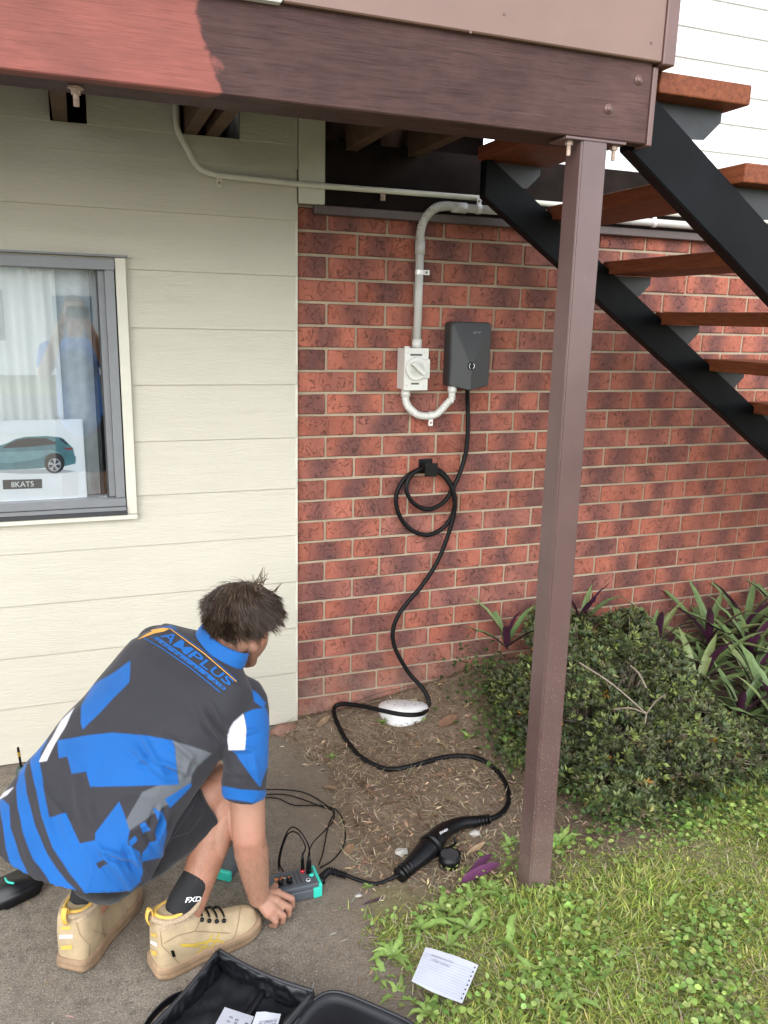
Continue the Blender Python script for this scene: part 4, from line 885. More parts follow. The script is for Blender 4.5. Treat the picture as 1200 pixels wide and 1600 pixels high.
for k, (c, a) in enumerate(LOB):
    n = int(4700*SPARSE[k]*(a[0]*a[1]+a[0]*a[2]+a[1]*a[2])/3/0.1)
    u = unit(rng.normal(0, 1, (n, 3))); rr = np.clip(1.02-np.abs(rng.normal(0, 0.13, n)), 0.45, 1.12)
    bmp = 1+0.26*np.array([mnoise.noise(Vector(v*3.1)+Vector((k*5, 0, 0))) for v in u]); P = np.array(c)+u*np.array(a)*(rr*bmp)[:, None]
    ok = (inside(P, k) > 0.80) & (P[:, 2] > hv(P[:, 0], P[:, 1])+0.01) & (P[:, 1] < -0.02); PP.append(P[ok]); DD.append(unit(u/np.array(a))[ok]); TT.append(np.full(ok.sum(), TINT[k]))
PP = np.concatenate(PP); DD = np.concatenate(DD); n = len(PP); print('shrub whorls', n)
DD = unit(DD*0.8+np.array([0, -0.05, 0.55])+rng.normal(0, 0.28, (n, 3)))
LP, LD, LN, LL, LC = [], [], [], [], []
base = pick([(0.075, 0.098, 0.038), (0.105, 0.126, 0.048), (0.056, 0.070, 0.032), (0.165, 0.185, 0.068), (0.095, 0.082, 0.046)], n, 0.18, [.3, .27, .2, .13, .1])
base = base*np.concatenate(TT)[:, None]; yel = rng.uniform(0, 1, n); base[yel < 0.09] = np.array([0.22, 0.27, 0.07]); base[yel < 0.006] = np.array([0.42, 0.20, 0.03])
for j in range(7):
    a = rng.uniform(0, 2*np.pi, n); f0 = unit(np.cross(DD, rng.normal(0, 1, (n, 3)))); f1 = np.cross(DD, f0); rad = f0*np.cos(a)[:, None]+f1*np.sin(a)[:, None]
    sp_ = rng.uniform(0.5, 1.4, n)[:, None]; d = unit(DD+rad*sp_); LP.append(PP+rad*0.002); LD.append(d); LN.append(DD-rad*0.3); LL.append(rng.uniform(0.016, 0.031, n)); LC.append(np.clip(base*(1+rng.normal(0, 0.15, (n, 1))), 0.01, 1))
LL = np.concatenate(LL); V, F, C = leafmesh(np.concatenate(LP), np.concatenate(LD), np.concatenate(LN), LL, LL*rng.uniform(0.3, 0.42, len(LL)), np.concatenate(LC), 0.12, 0.15, ((0.45, 1.0),))
tag(pyobj('foliage', V, F, M_leaf, sh, cols=C), kind='stuff')
bm = NB(); rs = random.Random(5); M_twig = simple('grey_brown_twig', (0.22, 0.17, 0.13), 0.8, 0.3, 60)
idx = rng.choice(n, 520, replace=False)
for i in idx:
    p = Vector(PP[i]); root = Vector((1.12+(p.x-1.12)*0.35+rs.uniform(-.05, .05), -0.58+(p.y+0.58)*0.35, 0.03)); m1 = root.lerp(p, 0.55)+Vector((rs.uniform(-.05, .05), rs.uniform(-.05, .05), rs.uniform(-.02, .06)))
    tube(bm, catmull([root, m1, p], 3), [0.006, 0.005, 0.0045, 0.004, 0.003, 0.002, 0.0012], 5, False)
for (x0, y0, x1, y1) in ((905, 1035, 1010, 1115), (1010, 1115, 1040, 1085), (1010, 1115, 1008, 1130), (960, 1108, 1010, 1115), (985, 1040, 1010, 1075)):
    a, b = dep(x0, y0, 2.72), dep(x1, y1, 2.66); tube(bm, catmull([a, a.lerp(b, .5)+Vector((0, 0, 0.012)), b], 3), 0.0028, 5, False)
tag(obj('branch', bm, M_twig, sh), kind='stuff')
# seedling ground cover at the shrub foot and left of the post
x = np.concatenate([rng.normal(0.72, 0.07, 420), rng.uniform(0.7, 1.7, 900), rng.normal(0.80, 0.08, 300)]); y = np.concatenate([rng.normal(-0.46, 0.20, 420), rng.normal(-1.04, 0.07, 900), rng.normal(-0.18, 0.08, 300)])
ok = y < -0.02; x, y = x[ok], y[ok]
n = len(x); ang = rng.uniform(0, 6.28, n); el = rng.uniform(-0.1, 0.9, n); D = np.stack([np.cos(ang)*np.cos(el), np.sin(ang)*np.cos(el), np.sin(el)], 1); s = rng.uniform(0.014, 0.032, n)
V, F, C = leafmesh(np.stack([x, y, hv(x, y)+rng.uniform(0.003, 0.06, n)+np.where(x < .9, rng.uniform(0, .13, n), 0)], 1), D, np.stack([rng.normal(0, .3, n), rng.normal(0, .3, n), np.ones(n)], 1), s, s*rng.uniform(0.4, 0.7, n), pick([(0.075, 0.125, 0.035), (0.12, 0.18, 0.05), (0.055, 0.09, 0.03)], n, 0.2), 0.2, 0.12)
tag(pyobj('ground_cover', V, F, M_weed, cols=C), 'low leafy ground cover at the foot of the shrub', 'ground cover', kind='stuff')

# ---------------------------------------------------------------- purple backed sword leaved plants
M_rh = vcol_mat('sword_leaf_green_over_purple', 0.42, 0.0, (0.075, 0.020, 0.050), spec=0.45)
def sword(L, Wd, seed):
    rg = random.Random(seed); V = []; Fc = []; cols = []; n = 9; c0 = np.array(rg.choice([(0.105, 0.175, 0.062), (0.14, 0.21, 0.075), (0.080, 0.135, 0.058), (0.21, 0.26, 0.10)]))
    for i in range(n+1):
        t = i/n; wv = Wd*0.5*(1-0.25*(1-t)*0.8)*(1-max(0, (t-0.45)/0.55)**2.2) if i < n else 0.0006
        z = L*(0.05*t-0.30*t*t*rg.uniform(0.9, 1.1)) 
        for s in (-1, 0, 1): V.append((t*L, s*wv, z+abs(s)*wv*0.55)); cols.append(c0*(0.9+0.25*t))
    for i in range(n):
        for s in (0, 1): a = i*3+s; Fc.append((a, a+3, a+4, a+1))
    me = bpy.data.meshes.new('leaf'); me.from_pydata(V, [], Fc); a = me.color_attributes.new('Col', 'FLOAT_COLOR', 'POINT')
    a.data.foreach_set('color', np.concatenate([np.array(cols), np.ones((len(V), 1))], 1).astype(np.float32).ravel()); me.materials.append(M_rh); me.shade_smooth(); return me
SW = [sword(rL, rW, k) for k, (rL, rW) in enumerate(((0.26, 0.036), (0.30, 0.038), (0.22, 0.034), (0.28, 0.042), (0.24, 0.032)))]
RG = 'sword leaved plants along the wall'
def rhoeo(x, y, nl, sc_, lab, el=(0.35, 1.25), z=None):
    p = Vector((x, y, hgt(x, y) if z is None else z)); t = thing('sword_leaf_plant', lab, 'plant', tuple(p), RG); a0 = random.uniform(0, 6)
    for k in range(nl):
        o = bpy.data.objects.new('leaf', random.choice(SW)); link(o, t, p+Vector((0, 0, 0.03+0.004*k)))
        e = el[0]+(el[1]-el[0])*(k/nl)+random.uniform(-.12, .12); o.rotation_euler = (random.uniform(-.2, .2), -e, a0+k*2.399); s = 1.12*sc_*random.uniform(0.8, 1.15); o.scale = (s, s, s)
for x, y, nl, sc_ in ((1.72, -0.16, 13, 0.9), (1.98, -0.20, 15, 1.05), (2.24, -0.16, 15, 1.0), (2.02, -0.48, 15, 1.0), (1.80, -0.40, 12, 0.9), (2.36, -0.42, 15, 1.05), (2.20, -0.68, 14, 1.0), (1.62, -0.22, 12, 0.85), (2.12, -0.33, 16, 1.1), (2.48, -0.22, 14, 1.1), (1.90, -0.62, 14, 1.0), (2.05, -0.86, 15, 1.1), (1.72, -0.98, 9, 0.7), (1.66, -0.50, 14, 0.95), (1.74, -0.68, 14, 1.0), (1.58, -0.34, 12, 0.9)):
    rhoeo(x, y, nl, sc_, 'sword leaved plant with purple leaf undersides '+('close against the foot of the brick wall' if y > -.3 else 'in the second row out from the brick wall' if y > -.6 else 'beside the shrub, well out from the brick wall'))
rhoeo(1.83, -0.80, 13, 1.15, 'sword leaved plant with long upright leaves at the right side of the shrub', (0.7, 1.4))
rhoeo(1.32, -0.09, 6, 0.9, 'sword leaves poking up between shrub and wall in the middle', (0.9, 1.45), 0.28); rhoeo(0.93, -0.12, 7, 0.85, 'sword leaves poking up behind the shrub beside the post', (0.8, 1.4), 0.24)
# ================================================================ drain cap, tester, bag, papers, tools
dcp = G(618, 1108, 0.0); dcp = Vector((0.44, -0.125, hgt(0.44, -0.135)-0.030))
dr = thing('drain_cap', 'round white plastic drain cap with small holes by the wall foot', 'drain cap', tuple(dcp))
M_wp = simple('weathered_white_plastic', (0.72, 0.72, 0.70), 0.5, 0.08, 14, 0.1)
rot = Matrix.Rotation(R_(-14), 3, 'X') @ Matrix.Rotation(R_(5), 3, 'Y')
bm = NB(); prof = [(0.0, 0.062), (0.05, 0.060), (0.085, 0.056), (0.103, 0.048), (0.108, 0.040), (0.108, -0.02), (0.100, -0.06)]; rings = []
for r, z in prof: rings.append([bm.verts.new(rot @ Vector((max(r, 1e-4)*math.cos(2*math.pi*k/40), max(r, 1e-4)*math.sin(2*math.pi*k/40), z))+dcp) for k in range(40)])
for a, b in zip(rings[:-1], rings[1:]):
    for k in range(40): bm.faces.new((a[k], b[k], b[(k+1) % 40], a[(k+1) % 40]))
bm.faces.new(rings[0]); obj('dome', bm, M_wp, dr, True)
for rr, nn in ((0.035, 6), (0.072, 10)):
    for k in range(nn):
        a = 2*math.pi*k/nn+rr*9; c = rot @ Vector((rr*math.cos(a), rr*math.sin(a), 0.0605 if rr < .05 else 0.0578))+dcp; bm = NB(); disc(bm, c-rot @ Vector((0, 0, .001)), rot @ Vector((0, 0, 1)), 0.0032, 0.0016, 8); obj('drain_hole', bm, M_alu_dk, dr)
# wiry roots at the wall
for k, (x0, x1) in enumerate(((525, 640), (560, 700), (600, 720), (540, 610))):
    pts = [G(x0, 1112+3*k, 0.005), ony((x0+x1)/2, 1086+5*k, -0.06), ony(x1, 1072+8*k, -0.05)]; bm = NB(); tube(bm, catmull(pts, 6), 0.0014, 5)
    tag(obj('root_fibre', bm, simple('dark_root', (0.06, 0.04, 0.03), 0.9)), 'thin dark wiry root arching against the wall foot', 'root', 'wiry roots at the wall foot')
for k, (px, py, L, a) in enumerate(((455, 1123, .05, .1), (478, 1112, .045, .5))):
    p = G(px, py, 0.0) if k else Vector((-0.06, -0.06, 0.0)); bm = NB(); bmesh.ops.create_icosphere(bm, subdivisions=3, radius=0.05+0.01*k)
    for v in bm.verts:
        q = v.co.copy(); v.co = Vector((q.x*1.3, q.y*0.8, q.z*0.7))+q.normalized()*0.014*mnoise.noise(q*26+Vector((k*7, 0, 0)))+p
    tag(obj('broken_brick', bm, simple('dusty_red_rubble', (0.22, 0.12, 0.085), 0.95, 0.3, 40, 0.6), smooth=False), ('dusty red rubble lump at the clad wall corner', 'smaller dusty rubble lump beside the brick wall corner')[k], 'rubble')

def box_from(o, u, v, w_, bev, name, m, par, seg=2, smooth=False):
    """box with corner o and edge vectors u, v, w_"""
    o, u, v, w_ = map(Vector, (o, u, v, w_)); bm = NB(); bx(bm, (0, 0, 0), (u.length, v.length, w_.length), bev, seg)
    ux, vx, wx = u.normalized(), v.normalized(), w_.normalized()
    for q in bm.verts: c = q.co; q.co = o+ux*c.x+vx*c.y+wx*c.z
    bmesh.ops.recalc_face_normals(bm, faces=bm.faces); return obj(name, bm, m, par, smooth)
M_tg = simple('slate_grey_instrument_plastic', (0.072, 0.082, 0.092), 0.5, 0.08, 30, 0.1, bscale=400)
M_tteal = simple('turquoise_rubber', (0.03, 0.50, 0.38), 0.5, 0.06, 20)
M_panel = simple('dark_panel_film', (0.035, 0.037, 0.042), 0.4); M_or = simple('orange_plastic', (0.62, 0.17, 0.05), 0.4); M_red = simple('red_plastic', (0.5, 0.02, 0.03), 0.35)
ZT = 0.05
fl_, fr_, nr_ = onz(417, 1367, ZT), onz(491, 1350.5, ZT), onz(500.5, 1377, ZT)
tu = (fr_-fl_); tu.z = 0; fl_ = fl_-tu*0.25; tu = (fr_-fl_); tu.z = 0; tv = Vector((tu.y, -tu.x, 0)).normalized()*0.088; TU, TV = tu.normalized(), tv.normalized()
def tl_(a, b, z=ZT): return Vector((fl_.x, fl_.y, z))+TU*(a*tu.length)+TV*(b*0.088)
ts = thing('cable_tester', 'slate grey tester box with turquoise ends and orange knobs under the hand', 'tester', tuple(tl_(.5, .5, 0)))
box_from(tl_(0.04, 0, 0.004), tu*0.92, tv, (0, 0, 0.030), 0.004, 'lower_case', M_tg, ts)
box_from(tl_(0.05, 0.03, 0.034), tu*0.90, tv*0.94, (0, 0, 0.016), 0.004, 'upper_case', M_tg, ts)
for a0, a1 in ((0.0, 0.06), (0.94, 1.0)): 
    box_from(tl_(a0, -0.02, 0.003), tu*(a1-a0), tv*1.04, (0, 0, 0.045), 0.004, 'rubber_end', M_tteal, ts)
for b0 in (-0.025, 0.90): box_from(tl_(0.85, b0, 0.003), tu*0.11, tv*0.125, (0, 0, 0.034), 0.003, 'rubber_corner', M_tteal, ts)
box_from(tl_(0.30, 0.22, ZT+0.0003), tu*0.26, tv*0.56, (0, 0, 0.0008), 0.0, 'control_film', M_panel, ts, 1)
for a0 in (0.60, 0.665): box_from(tl_(a0, 0.15, ZT+0.0003), tu*0.035, tv*0.62, (0, 0, 0.0008), 0.0, 'label_bar', M_panel, ts, 1)
for a, b in ((0.355, 0.62), (0.50, 0.62)):
    bm = NB(); c = tl_(a, b, ZT+0.001); tube(bm, [c, c+Vector((0, 0, 0.012)), c+Vector((0, 0, 0.0135))], [0.0085, 0.008, 0.0065], 20); kn = obj('knob', bm, M_blackpl, ts, True)
    box_from(c+Vector((0, 0, 0.0137))+TV*0.001-TU*0.001, TU*0.002, -TV*0.008, (0, 0, 0.0008), 0, 'knob_mark', M_or, kn, 1)
for a, b, m, s in ((0.285, 0.30, M_or, .011), (0.40, 0.30, M_or, .006), (0.44, 0.36, M_zinc, .004), (0.47, 0.50, simple('yellow_mark', (0.6, 0.45, 0.03), 0.4), .004)): box_from(tl_(a, b, ZT+0.0012), TU*s, TV*s, (0, 0, 0.0012), 0.0004, 'button', m, ts, 1)
bm = NB(); c = tl_(0.80, 0.72, ZT); tube(bm, [c, c+Vector((0, 0, 0.0015))], 0.0065, 18); obj('round_socket', bm, M_inkw, ts); bm = NB(); tube(bm, [c+Vector((0, 0, 0.0015)), c+Vector((0, 0, 0.002))], 0.0045, 16); obj('socket_hole', bm, M_alu_dk, ts)
bm = NB(); c = tl_(0.88, 0.52, ZT); tube(bm, [c, c+Vector((0, 0, 0.005))], 0.0075, 16); obj('green_socket', bm, M_tteal, ts, True)
bm = NB(); c = tl_(0.765, 0.25, ZT); tube(bm, [c, c+Vector((0, 0, 0.008))], 0.007, 16); obj('red_socket', bm, M_red, ts, True)
V_, F_ = None, None
text_on('maker_mark', '[G]', tl_(0.235, 0.72, ZT+0.0004), TU, -TV, 0.02, M_tteal, ts, 0.01, 0.011)
# leads with plugs
LG = 'thin black test leads on the tester'
def lead(pts, lab, plug=None, r=0.0022, n=6):
    t = thing('test_lead', lab, 'lead', tuple(pts[0]), LG); bm = NB(); tube(bm, catmull(pts, n), r, 7); obj('wire', bm, M_cable, t, True)
    if plug: 
        bm = NB(); a, b = map(Vector, plug); tube(bm, [a, a.lerp(b, .55), a.lerp(b, .7), b], [0.0055, 0.0055, 0.004, 0.0025], 10); obj('plug', bm, M_blackpl, t, True)
    return t
rs_ = tl_(0.765, 0.25, ZT+0.008); gs_ = tl_(0.86, 0.45, ZT+0.005); ks_ = tl_(0.835, 0.40, ZT+0.002)
def up(x, y, z): return onz(x, y, z)
lead([rs_+Vector((0, 0, .05)), up(477, 1322, .16), up(465, 1302, .19), up(451, 1302, .17), up(441, 1325, .11), up(437, 1350, .04), up(443, 1362, .008)], 'black test lead with red tipped plug arching off the tester', (rs_, rs_+Vector((0.001, 0.002, .055))))
lead([gs_+Vector((0, 0, .06)), up(481, 1318, .165), up(466, 1296, .20), up(452, 1295, .19), up(440, 1322, .12), up(435, 1345, .06), up(436, 1360, .01)], 'black test lead arching highest off the tester turquoise socket', (gs_, gs_+Vector((0, 0.002, .06))))
lead([ks_+Vector((0, 0, .05)), up(487, 1320, .13), up(505, 1300, .06), up(519, 1285, .012), up(522, 1268, .006), up(506, 1262, .006), up(470, 1248, .006), up(440, 1241, .006), up(405, 1243, .006), up(380, 1250, .006)], 'black test lead running from the tester back behind the arm', (ks_, ks_+Vector((0.001, 0.001, .055))))
lead([up(498, 1351, .02), up(505, 1330, .008), up(513, 1290, .006), up(521, 1272, .006), up(515, 1262, .006), up(480, 1240, .006), up(445, 1234, .006), up(408, 1234, .006), up(380, 1238, .006)], 'black test lead with the straight run over the path', None)
lead([up(500, 1356, .015), up(522, 1342, .006), up(538, 1318, .006), up(538, 1290, .006), up(528, 1268, .008), up(505, 1259, .006), up(460, 1258, .006), up(435, 1248, .006), up(405, 1245, .006)], 'black test lead with the wide bend over the soil edge', None)
lead([G(547, 1400, .003), G(535, 1420, .003), G(525, 1440, .003), G(528, 1425, .003)], 'short loose wire end curling on the path edge', None, 0.0018)
ld = thing('tester_lead', 'thick black lead with ribbed sleeve from the tester to the plug', 'lead', tuple(up(545, 1368, 0)))
e0 = tl_(1.0, 0.55, 0.026); pts = [e0, up(520, 1362, .022), up(540, 1367, .014), up(560, 1375, .008), up(585, 1381, .007), up(606, 1375, .012), up(624, 1367, .026)]
bm = NB(); tube(bm, catmull(pts, 6), 0.0058, 10); obj('cord', bm, M_cable, ld, True)
bm = NB(); corrugated(bm, [e0, up(514, 1361, .023), up(526, 1364, .019), up(541, 1368, .014)], 0.0095, 0.0065, 0.0022, 12); obj('ribbed_sleeve', bm, M_cable, ld, True)
bm = NB(); tube(bm, [e0-TU*0.001, e0+TU*0.016], 0.0125, 16); obj('lead_socket', bm, M_blackpl, ld, True)
# second instrument, half hidden behind the shin
c0 = onz(362, 1376, 0); u2 = onz(420, 1296, 0)-c0; u2 = u2.normalized()*0.24; v2 = Vector((-u2.y, u2.x, 0)).normalized()*0.06
dv = thing('second_instrument', 'slate grey instrument with turquoise edge lying behind the shin', 'instrument', tuple(c0))
box_from(c0, u2, v2, (0, 0, 0.032), 0.008, 'case', M_tg, dv); box_from(c0-u2*0.05-v2*0.03, u2*0.06, v2*1.06, (0, 0, 0.035), 0.006, 'rubber_end', M_tteal, dv); box_from(c0+u2*0.96-v2*0.03, u2*0.06, v2*1.06, (0, 0, 0.035), 0.006, 'far_end', M_tg, dv)
# tool bag
M_bag = simple('black_nylon_fabric', (0.0035, 0.004, 0.006), 0.45, 0.35, 18, 0.5, bscale=520, bdist=0.0008); M_bagin = simple('black_mesh_lining', (0.004, 0.0045, 0.006), 0.7, 0.4, 40, 0.6, bscale=700, bdist=0.001)
M_pip = simple('black_piping', (0.022, 0.022, 0.024), 0.5)
ZBG = 0.078
A = onz(342, 1484, ZBG); B = onz(489, 1549, ZBG); bu = B-A; bu.z = 0; bu.normalize(); bv = Vector((bu.y, -bu.x, 0)); LB = (B-A).length; DB = 0.36
bag = thing('tool_bag', 'open black padded instrument bag lying on the concrete path', 'bag', tuple(A+bu*LB/2+bv*DB/2-Vector((0, 0, ZBG))))
def bgp(a, b, z): return Vector((A.x, A.y, 0))+bu*(a*LB)+bv*(b*DB)+Vector((0, 0, z))
def soft_wall(name, p0, p1, inw, h, th, seed, par=bag):
    """a padded wall from p0 to p1, leaning and creased"""
    n, mz = 44, 12; bm = NB(); G0 = []; G1 = []; up_ = Vector((0, 0, 1)); rn = random.Random(seed)
    for j in range(mz+1):
        ra, rb_ = [], []
        for i in range(n+1):
            t = i/n; s = j/mz; c = p0.lerp(p1, t)+up_*h*s
            lean = inw*(0.012*math.sin(math.pi*t)*s); cre = mnoise.noise(Vector((t*8+seed, s*2.5, 0)))*0.011+mnoise.noise(Vector((t*19+seed, s*5, 3)))*0.006
            puff = th*0.5*(math.sin(math.pi*min(1, max(0, s)))**0.5*0.6+0.4)
            ra.append(bm.verts.new(c+lean+inw*(puff+cre))); rb_.append(bm.verts.new(c+lean-inw*(puff+cre*0.5)))
        G0.append(ra); G1.append(rb_)
    for Gx, fl in ((G0, 0), (G1, 1)):
        for j in range(mz):
            for i in range(n):
                q = (Gx[j][i], Gx[j][i+1], Gx[j+1][i+1], Gx[j+1][i]); bm.faces.new(q if fl else q[::-1])
    for i in range(n):
        bm.faces.new((G0[mz][i], G0[mz][i+1], G1[mz][i+1], G1[mz][i])); bm.faces.new((G0[0][i+1], G0[0][i], G1[0][i], G1[0][i+1]))
    for i in (0, n):
        for j in range(mz): q = (G0[j][i], G0[j+1][i], G1[j+1][i], G1[j][i]); bm.faces.new(q if i else q[::-1])
    bmesh.ops.recalc_face_normals(bm, faces=bm.faces); wl = obj(name, bm, M_bag, par, True)
    bm = NB(); tube(bm, catmull([p0.lerp(p1, t)+up_*(h+0.001)+inw*0.012*math.sin(math.pi*t) for t in np.linspace(0, 1, 9)], 3), 0.0045, 8); obj('piping', bm, M_pip, wl, True)
soft_wall('far_wall', bgp(0, 0, 0.004), bgp(1, 0, 0.004), bv, ZBG-0.004, 0.018, 1); soft_wall('left_wall', bgp(0, 0.02, 0.004), bgp(0, 1, 0.004), bu, ZBG-0.004, 0.018, 5)
soft_wall('right_wall', bgp(1, 0.02, 0.004), bgp(1, 1, 0.004), -bu, 0.072, 0.014, 9); soft_wall('near_wall', bgp(0.02, 1, 0.004), bgp(0.98, 1, 0.004), -bv, ZBG-0.01, 0.018, 13)
n = 24; V = []; Fc = []
for j in range(n+1):
    for i in range(n+1): p = bgp(i/n, j/n, 0.016+0.012*mnoise.noise(Vector((i*.4, j*.4, 2)))+0.006*mnoise.noise(Vector((i*.9, j*1.1, 6)))); V.append(p)
for j in range(n):
    for i in range(n): a = j*(n+1)+i; Fc.append((a, a+n+1, a+n+2, a+1))
pyobj('lining_floor', V, Fc, M_bagin, bag, True)
bm = NB(); 
for i in range(14):
    pass
pts = [bgp(0.52, 0.03, 0.03), bgp(0.535, 0.3, 0.024), bgp(0.55, 0.6, 0.026), bgp(0.55, 0.98, 0.03)]; tube(bm, catmull(pts, 5), 0.009, 8, True, 0.5); obj('divider_strap', bm, M_bag, bag, True)
# lid, opened over to the right
LA = onz(505, 1536, 0.055); 
def lidp(a, b, z): return Vector((LA.x, LA.y, 0))+bu*(a*0.30)+bv*(b*0.36)+Vector((0, 0, z))
bm = NB(); n = 16; top, bot = [], []
outl = []
for k in range(64):
    t = 2*math.pi*k/64; e = 5.0; cx_, sy_ = math.cos(t), math.sin(t); outl.append((0.5+0.5*math.copysign(abs(cx_)**(2/e), cx_), 0.5+0.5*math.copysign(abs(sy_)**(2/e), sy_)))
def ring(scale, z): return [bm.verts.new(lidp(0.5+(a-0.5)*scale, 0.5+(b-0.5)*scale, z-0.03*a*0)) for a, b in outl]
Rg = [ring(0.97, 0.004), ring(1.0, 0.02), ring(1.0, 0.045), ring(0.985, 0.056), ring(0.955, 0.057), ring(0.925, 0.049), ring(0.86, 0.042), ring(0.5, 0.040), ring(0.02, 0.042)]
for a, b in zip(Rg[:-1], Rg[1:]):
    for k in range(64): bm.faces.new((a[k], a[(k+1) % 64], b[(k+1) % 64], b[k]))
bm.faces.new(Rg[0][::-1]); bm.faces.new(Rg[-1]); lid = obj('lid', bm, M_bag, bag, True)
bm = NB(); rr = [lidp(0.5+(a-0.5)*0.99, 0.5+(b-0.5)*0.99, 0.056) for a, b in outl]; tube(bm, rr+[rr[0]], 0.0042, 8, False); obj('lid_piping', bm, M_pip, lid, True)
pts = [bgp(-0.02, 0.28, 0.03), bgp(-0.10, 0.45, 0.045), bgp(-0.13, 0.62, 0.035), bgp(-0.08, 0.8, 0.02)]
bm = NB(); tube(bm, catmull(pts, 6), 0.013, 8, True, 0.18, Vector((0, 0, 1))); obj('carry_strap', bm, M_bag, bag, True)
# papers
M_pap = simple('white_paper', (0.47, 0.48, 0.52), 0.6, 0.02, 8)
def sheet(name, lab, q, z, m, curl=0.006, at=None, n=10, seed=0, zs=None):
    """paper through four pixel corners (upper left, upper right, lower right, lower left), each at its height"""
    zs = zs or [z]*4; C4 = [onz(a, b, zz) for (a, b), zz in zip(q, zs)]; V = []; Fc = []
    for j in range(n+1):
        for i in range(n+1):
            u, t = i/n, j/n; p = (C4[0]*(1-u)+C4[1]*u)*(1-t)+(C4[3]*(1-u)+C4[2]*u)*t; p.z += curl*(math.sin(u*3.2+seed)*math.cos(t*2.6+seed)+0.35*mnoise.noise(Vector((u*4, t*4, seed)))); V.append(p)
    for j in range(n):
        for i in range(n): a = j*(n+1)+i; Fc.append((a, a+n+1, a+n+2, a+1))
    return tag(pyobj(name, V, Fc, m, smooth=True, at=tuple(C4[3])), lab, 'paper'), C4
nb, C4 = sheet('note_sheet', 'torn lined notebook page with handwriting lying on the lawn', [(665, 1480), (747.5, 1508), (722, 1568), (643, 1533)], 0.05, M_pap, 0.005, zs=[0.075, 0.07, 0.062, 0.066])
bn = bvh_of(nb); M_rule = simple('faint_blue_rule', (0.27, 0.33, 0.47), 0.6); M_hole = simple('dark_punch_hole', (0.06, 0.05, 0.09), 0.7); M_pen = simple('grey_ink', (0.10, 0.10, 0.14), 0.6)
nq = [(665, 1480), (747.5, 1508), (722, 1568), (643, 1533)]
def decal_strip(name, u0, t0, u1, t1, wd, m, par, quad, bvh, off=0.0008, n=8, jit=0.0):
    bm = NB()
    for i in range(n):
        vs_ = []
        for a, s in ((i/n, -1), ((i+1)/n, -1), ((i+1)/n, 1), (i/n, 1)): vs_.append(bm.verts.new((u0+(u1-u0)*a, t0+(t1-t0)*a+s*wd/2, 0)))
        bm.faces.new(vs_)
    bmesh.ops.remove_doubles(bm, verts=bm.verts, dist=1e-7); return wrap_bm(name, bm, lambda c: (c.x, c.y), quad, bvh, m, par, off)
for k in range(12): decal_strip('rule_line', 0.02, 0.16+k*0.07, 0.95, 0.16+k*0.07, 0.007, M_rule, nb, nq, bn)
for k in range(8): decal_strip('punch_hole', 0.945, 0.09+k*0.115, 0.970, 0.09+k*0.115, 0.042, M_hole, nb, nq, bn, 0.001, 2)
rgp = random.Random(2)
for t0, u0, u1, nw in ((0.15, 0.15, 0.58, 26), (0.27, 0.16, 0.54, 22)):
    bm = NB(); prev = None; pts = [(u0+(u1-u0)*i/(nw*2), t0+0.035*math.sin(i*2.1)*rgp.uniform(.4, 1.2)) for i in range(nw*2+1)]
    for (a, b), (c, d) in zip(pts[:-1], pts[1:]):
        if rgp.random() < 0.14: continue
        vs_ = [bm.verts.new((a, b-0.007, 0)), bm.verts.new((c, d-0.007, 0)), bm.verts.new((c, d+0.007, 0)), bm.verts.new((a, b+0.007, 0))]; bm.faces.new(vs_)
    wrap_bm('handwriting', bm, lambda c: (c.x, c.y), nq, bn, M_pen, nb, 0.001)
s1, _ = sheet('leaflet', 'white printed leaflet lying inside the open bag', [(351, 1573), (397, 1589), (375, 1640), (325, 1620)], 0.03, M_pap, 0.002, seed=2)
s2, _ = sheet('document', 'curled white document with dark lettering inside the open bag', [(401, 1582), (439, 1583), (425, 1640), (382, 1630)], 0.035, M_pap, 0.004, seed=4, zs=[0.045, 0.055, 0.035, 0.03])
b2 = bvh_of(s2); wrap_text('lettering', 'TS WORKS LTD', [(432, 1597), (404, 1601), (405, 1596), (433.5, 1592)], b2, M_pen, s2, 0.0008); wrap_text('lettering', 'ELECTRO', [(431, 1604), (410, 1605), (411, 1600.5), (431.5, 1599)], b2, M_pen, s2, 0.0008)
b1 = bvh_of(s1)
for i, (x, y) in enumerate(((361, 1590), (357, 1596), (370, 1594), (368, 1599), (385, 1600))): wrap_text('lettering', ('m', 'is', 'III', 'ill', 'l')[i], [(x-2, y-2), (x+2.5, y-1), (x+2, y+2), (x-2.5, y+1)], b1, M_pen, s1, 0.0008)
# drill behind the person, pouch at his heel
dq = onz(20, 1250, 0.0)
dl = thing('cordless_drill', 'dark green cordless drill standing with its bit pointing up by the clad wall', 'drill', (-1.10, -0.28, 0))
M_dg = simple('dark_green_tool_plastic', (0.028, 0.055, 0.05), 0.5); dt = ony(28, 1168, -0.28); db = ony(33, 1198, -0.28); ax_ = (dt-db).normalized(); axv = Vector((0.02, -0.03, 1)).normalized()
base_ = db+Vector((0, 0, 0))
bm = NB(); tube(bm, [base_, base_+(dt-base_)*0.55], 0.0042, 8); obj('bit_shank', bm, M_blackpl, dl); bm = NB(); tube(bm, [base_+(dt-base_)*0.55, base_+(dt-base_)*0.78], 0.0050, 8); obj('bit_collar', bm, simple('brass_collar', (0.42, 0.28, 0.05), 0.4, metal=0.5), dl); bm = NB(); tube(bm, [base_+(dt-base_)*0.78, dt], [0.0045, 0.004], 8); obj('bit_tip', bm, M_blackpl, dl)
bm = NB(); tube(bm, [base_, base_-axv*0.008, base_-axv*0.03, base_-axv*0.075, base_-axv*0.085], [0.012, 0.016, 0.020, 0.024, 0.026], 18); obj('chuck', bm, M_dg, dl, True)
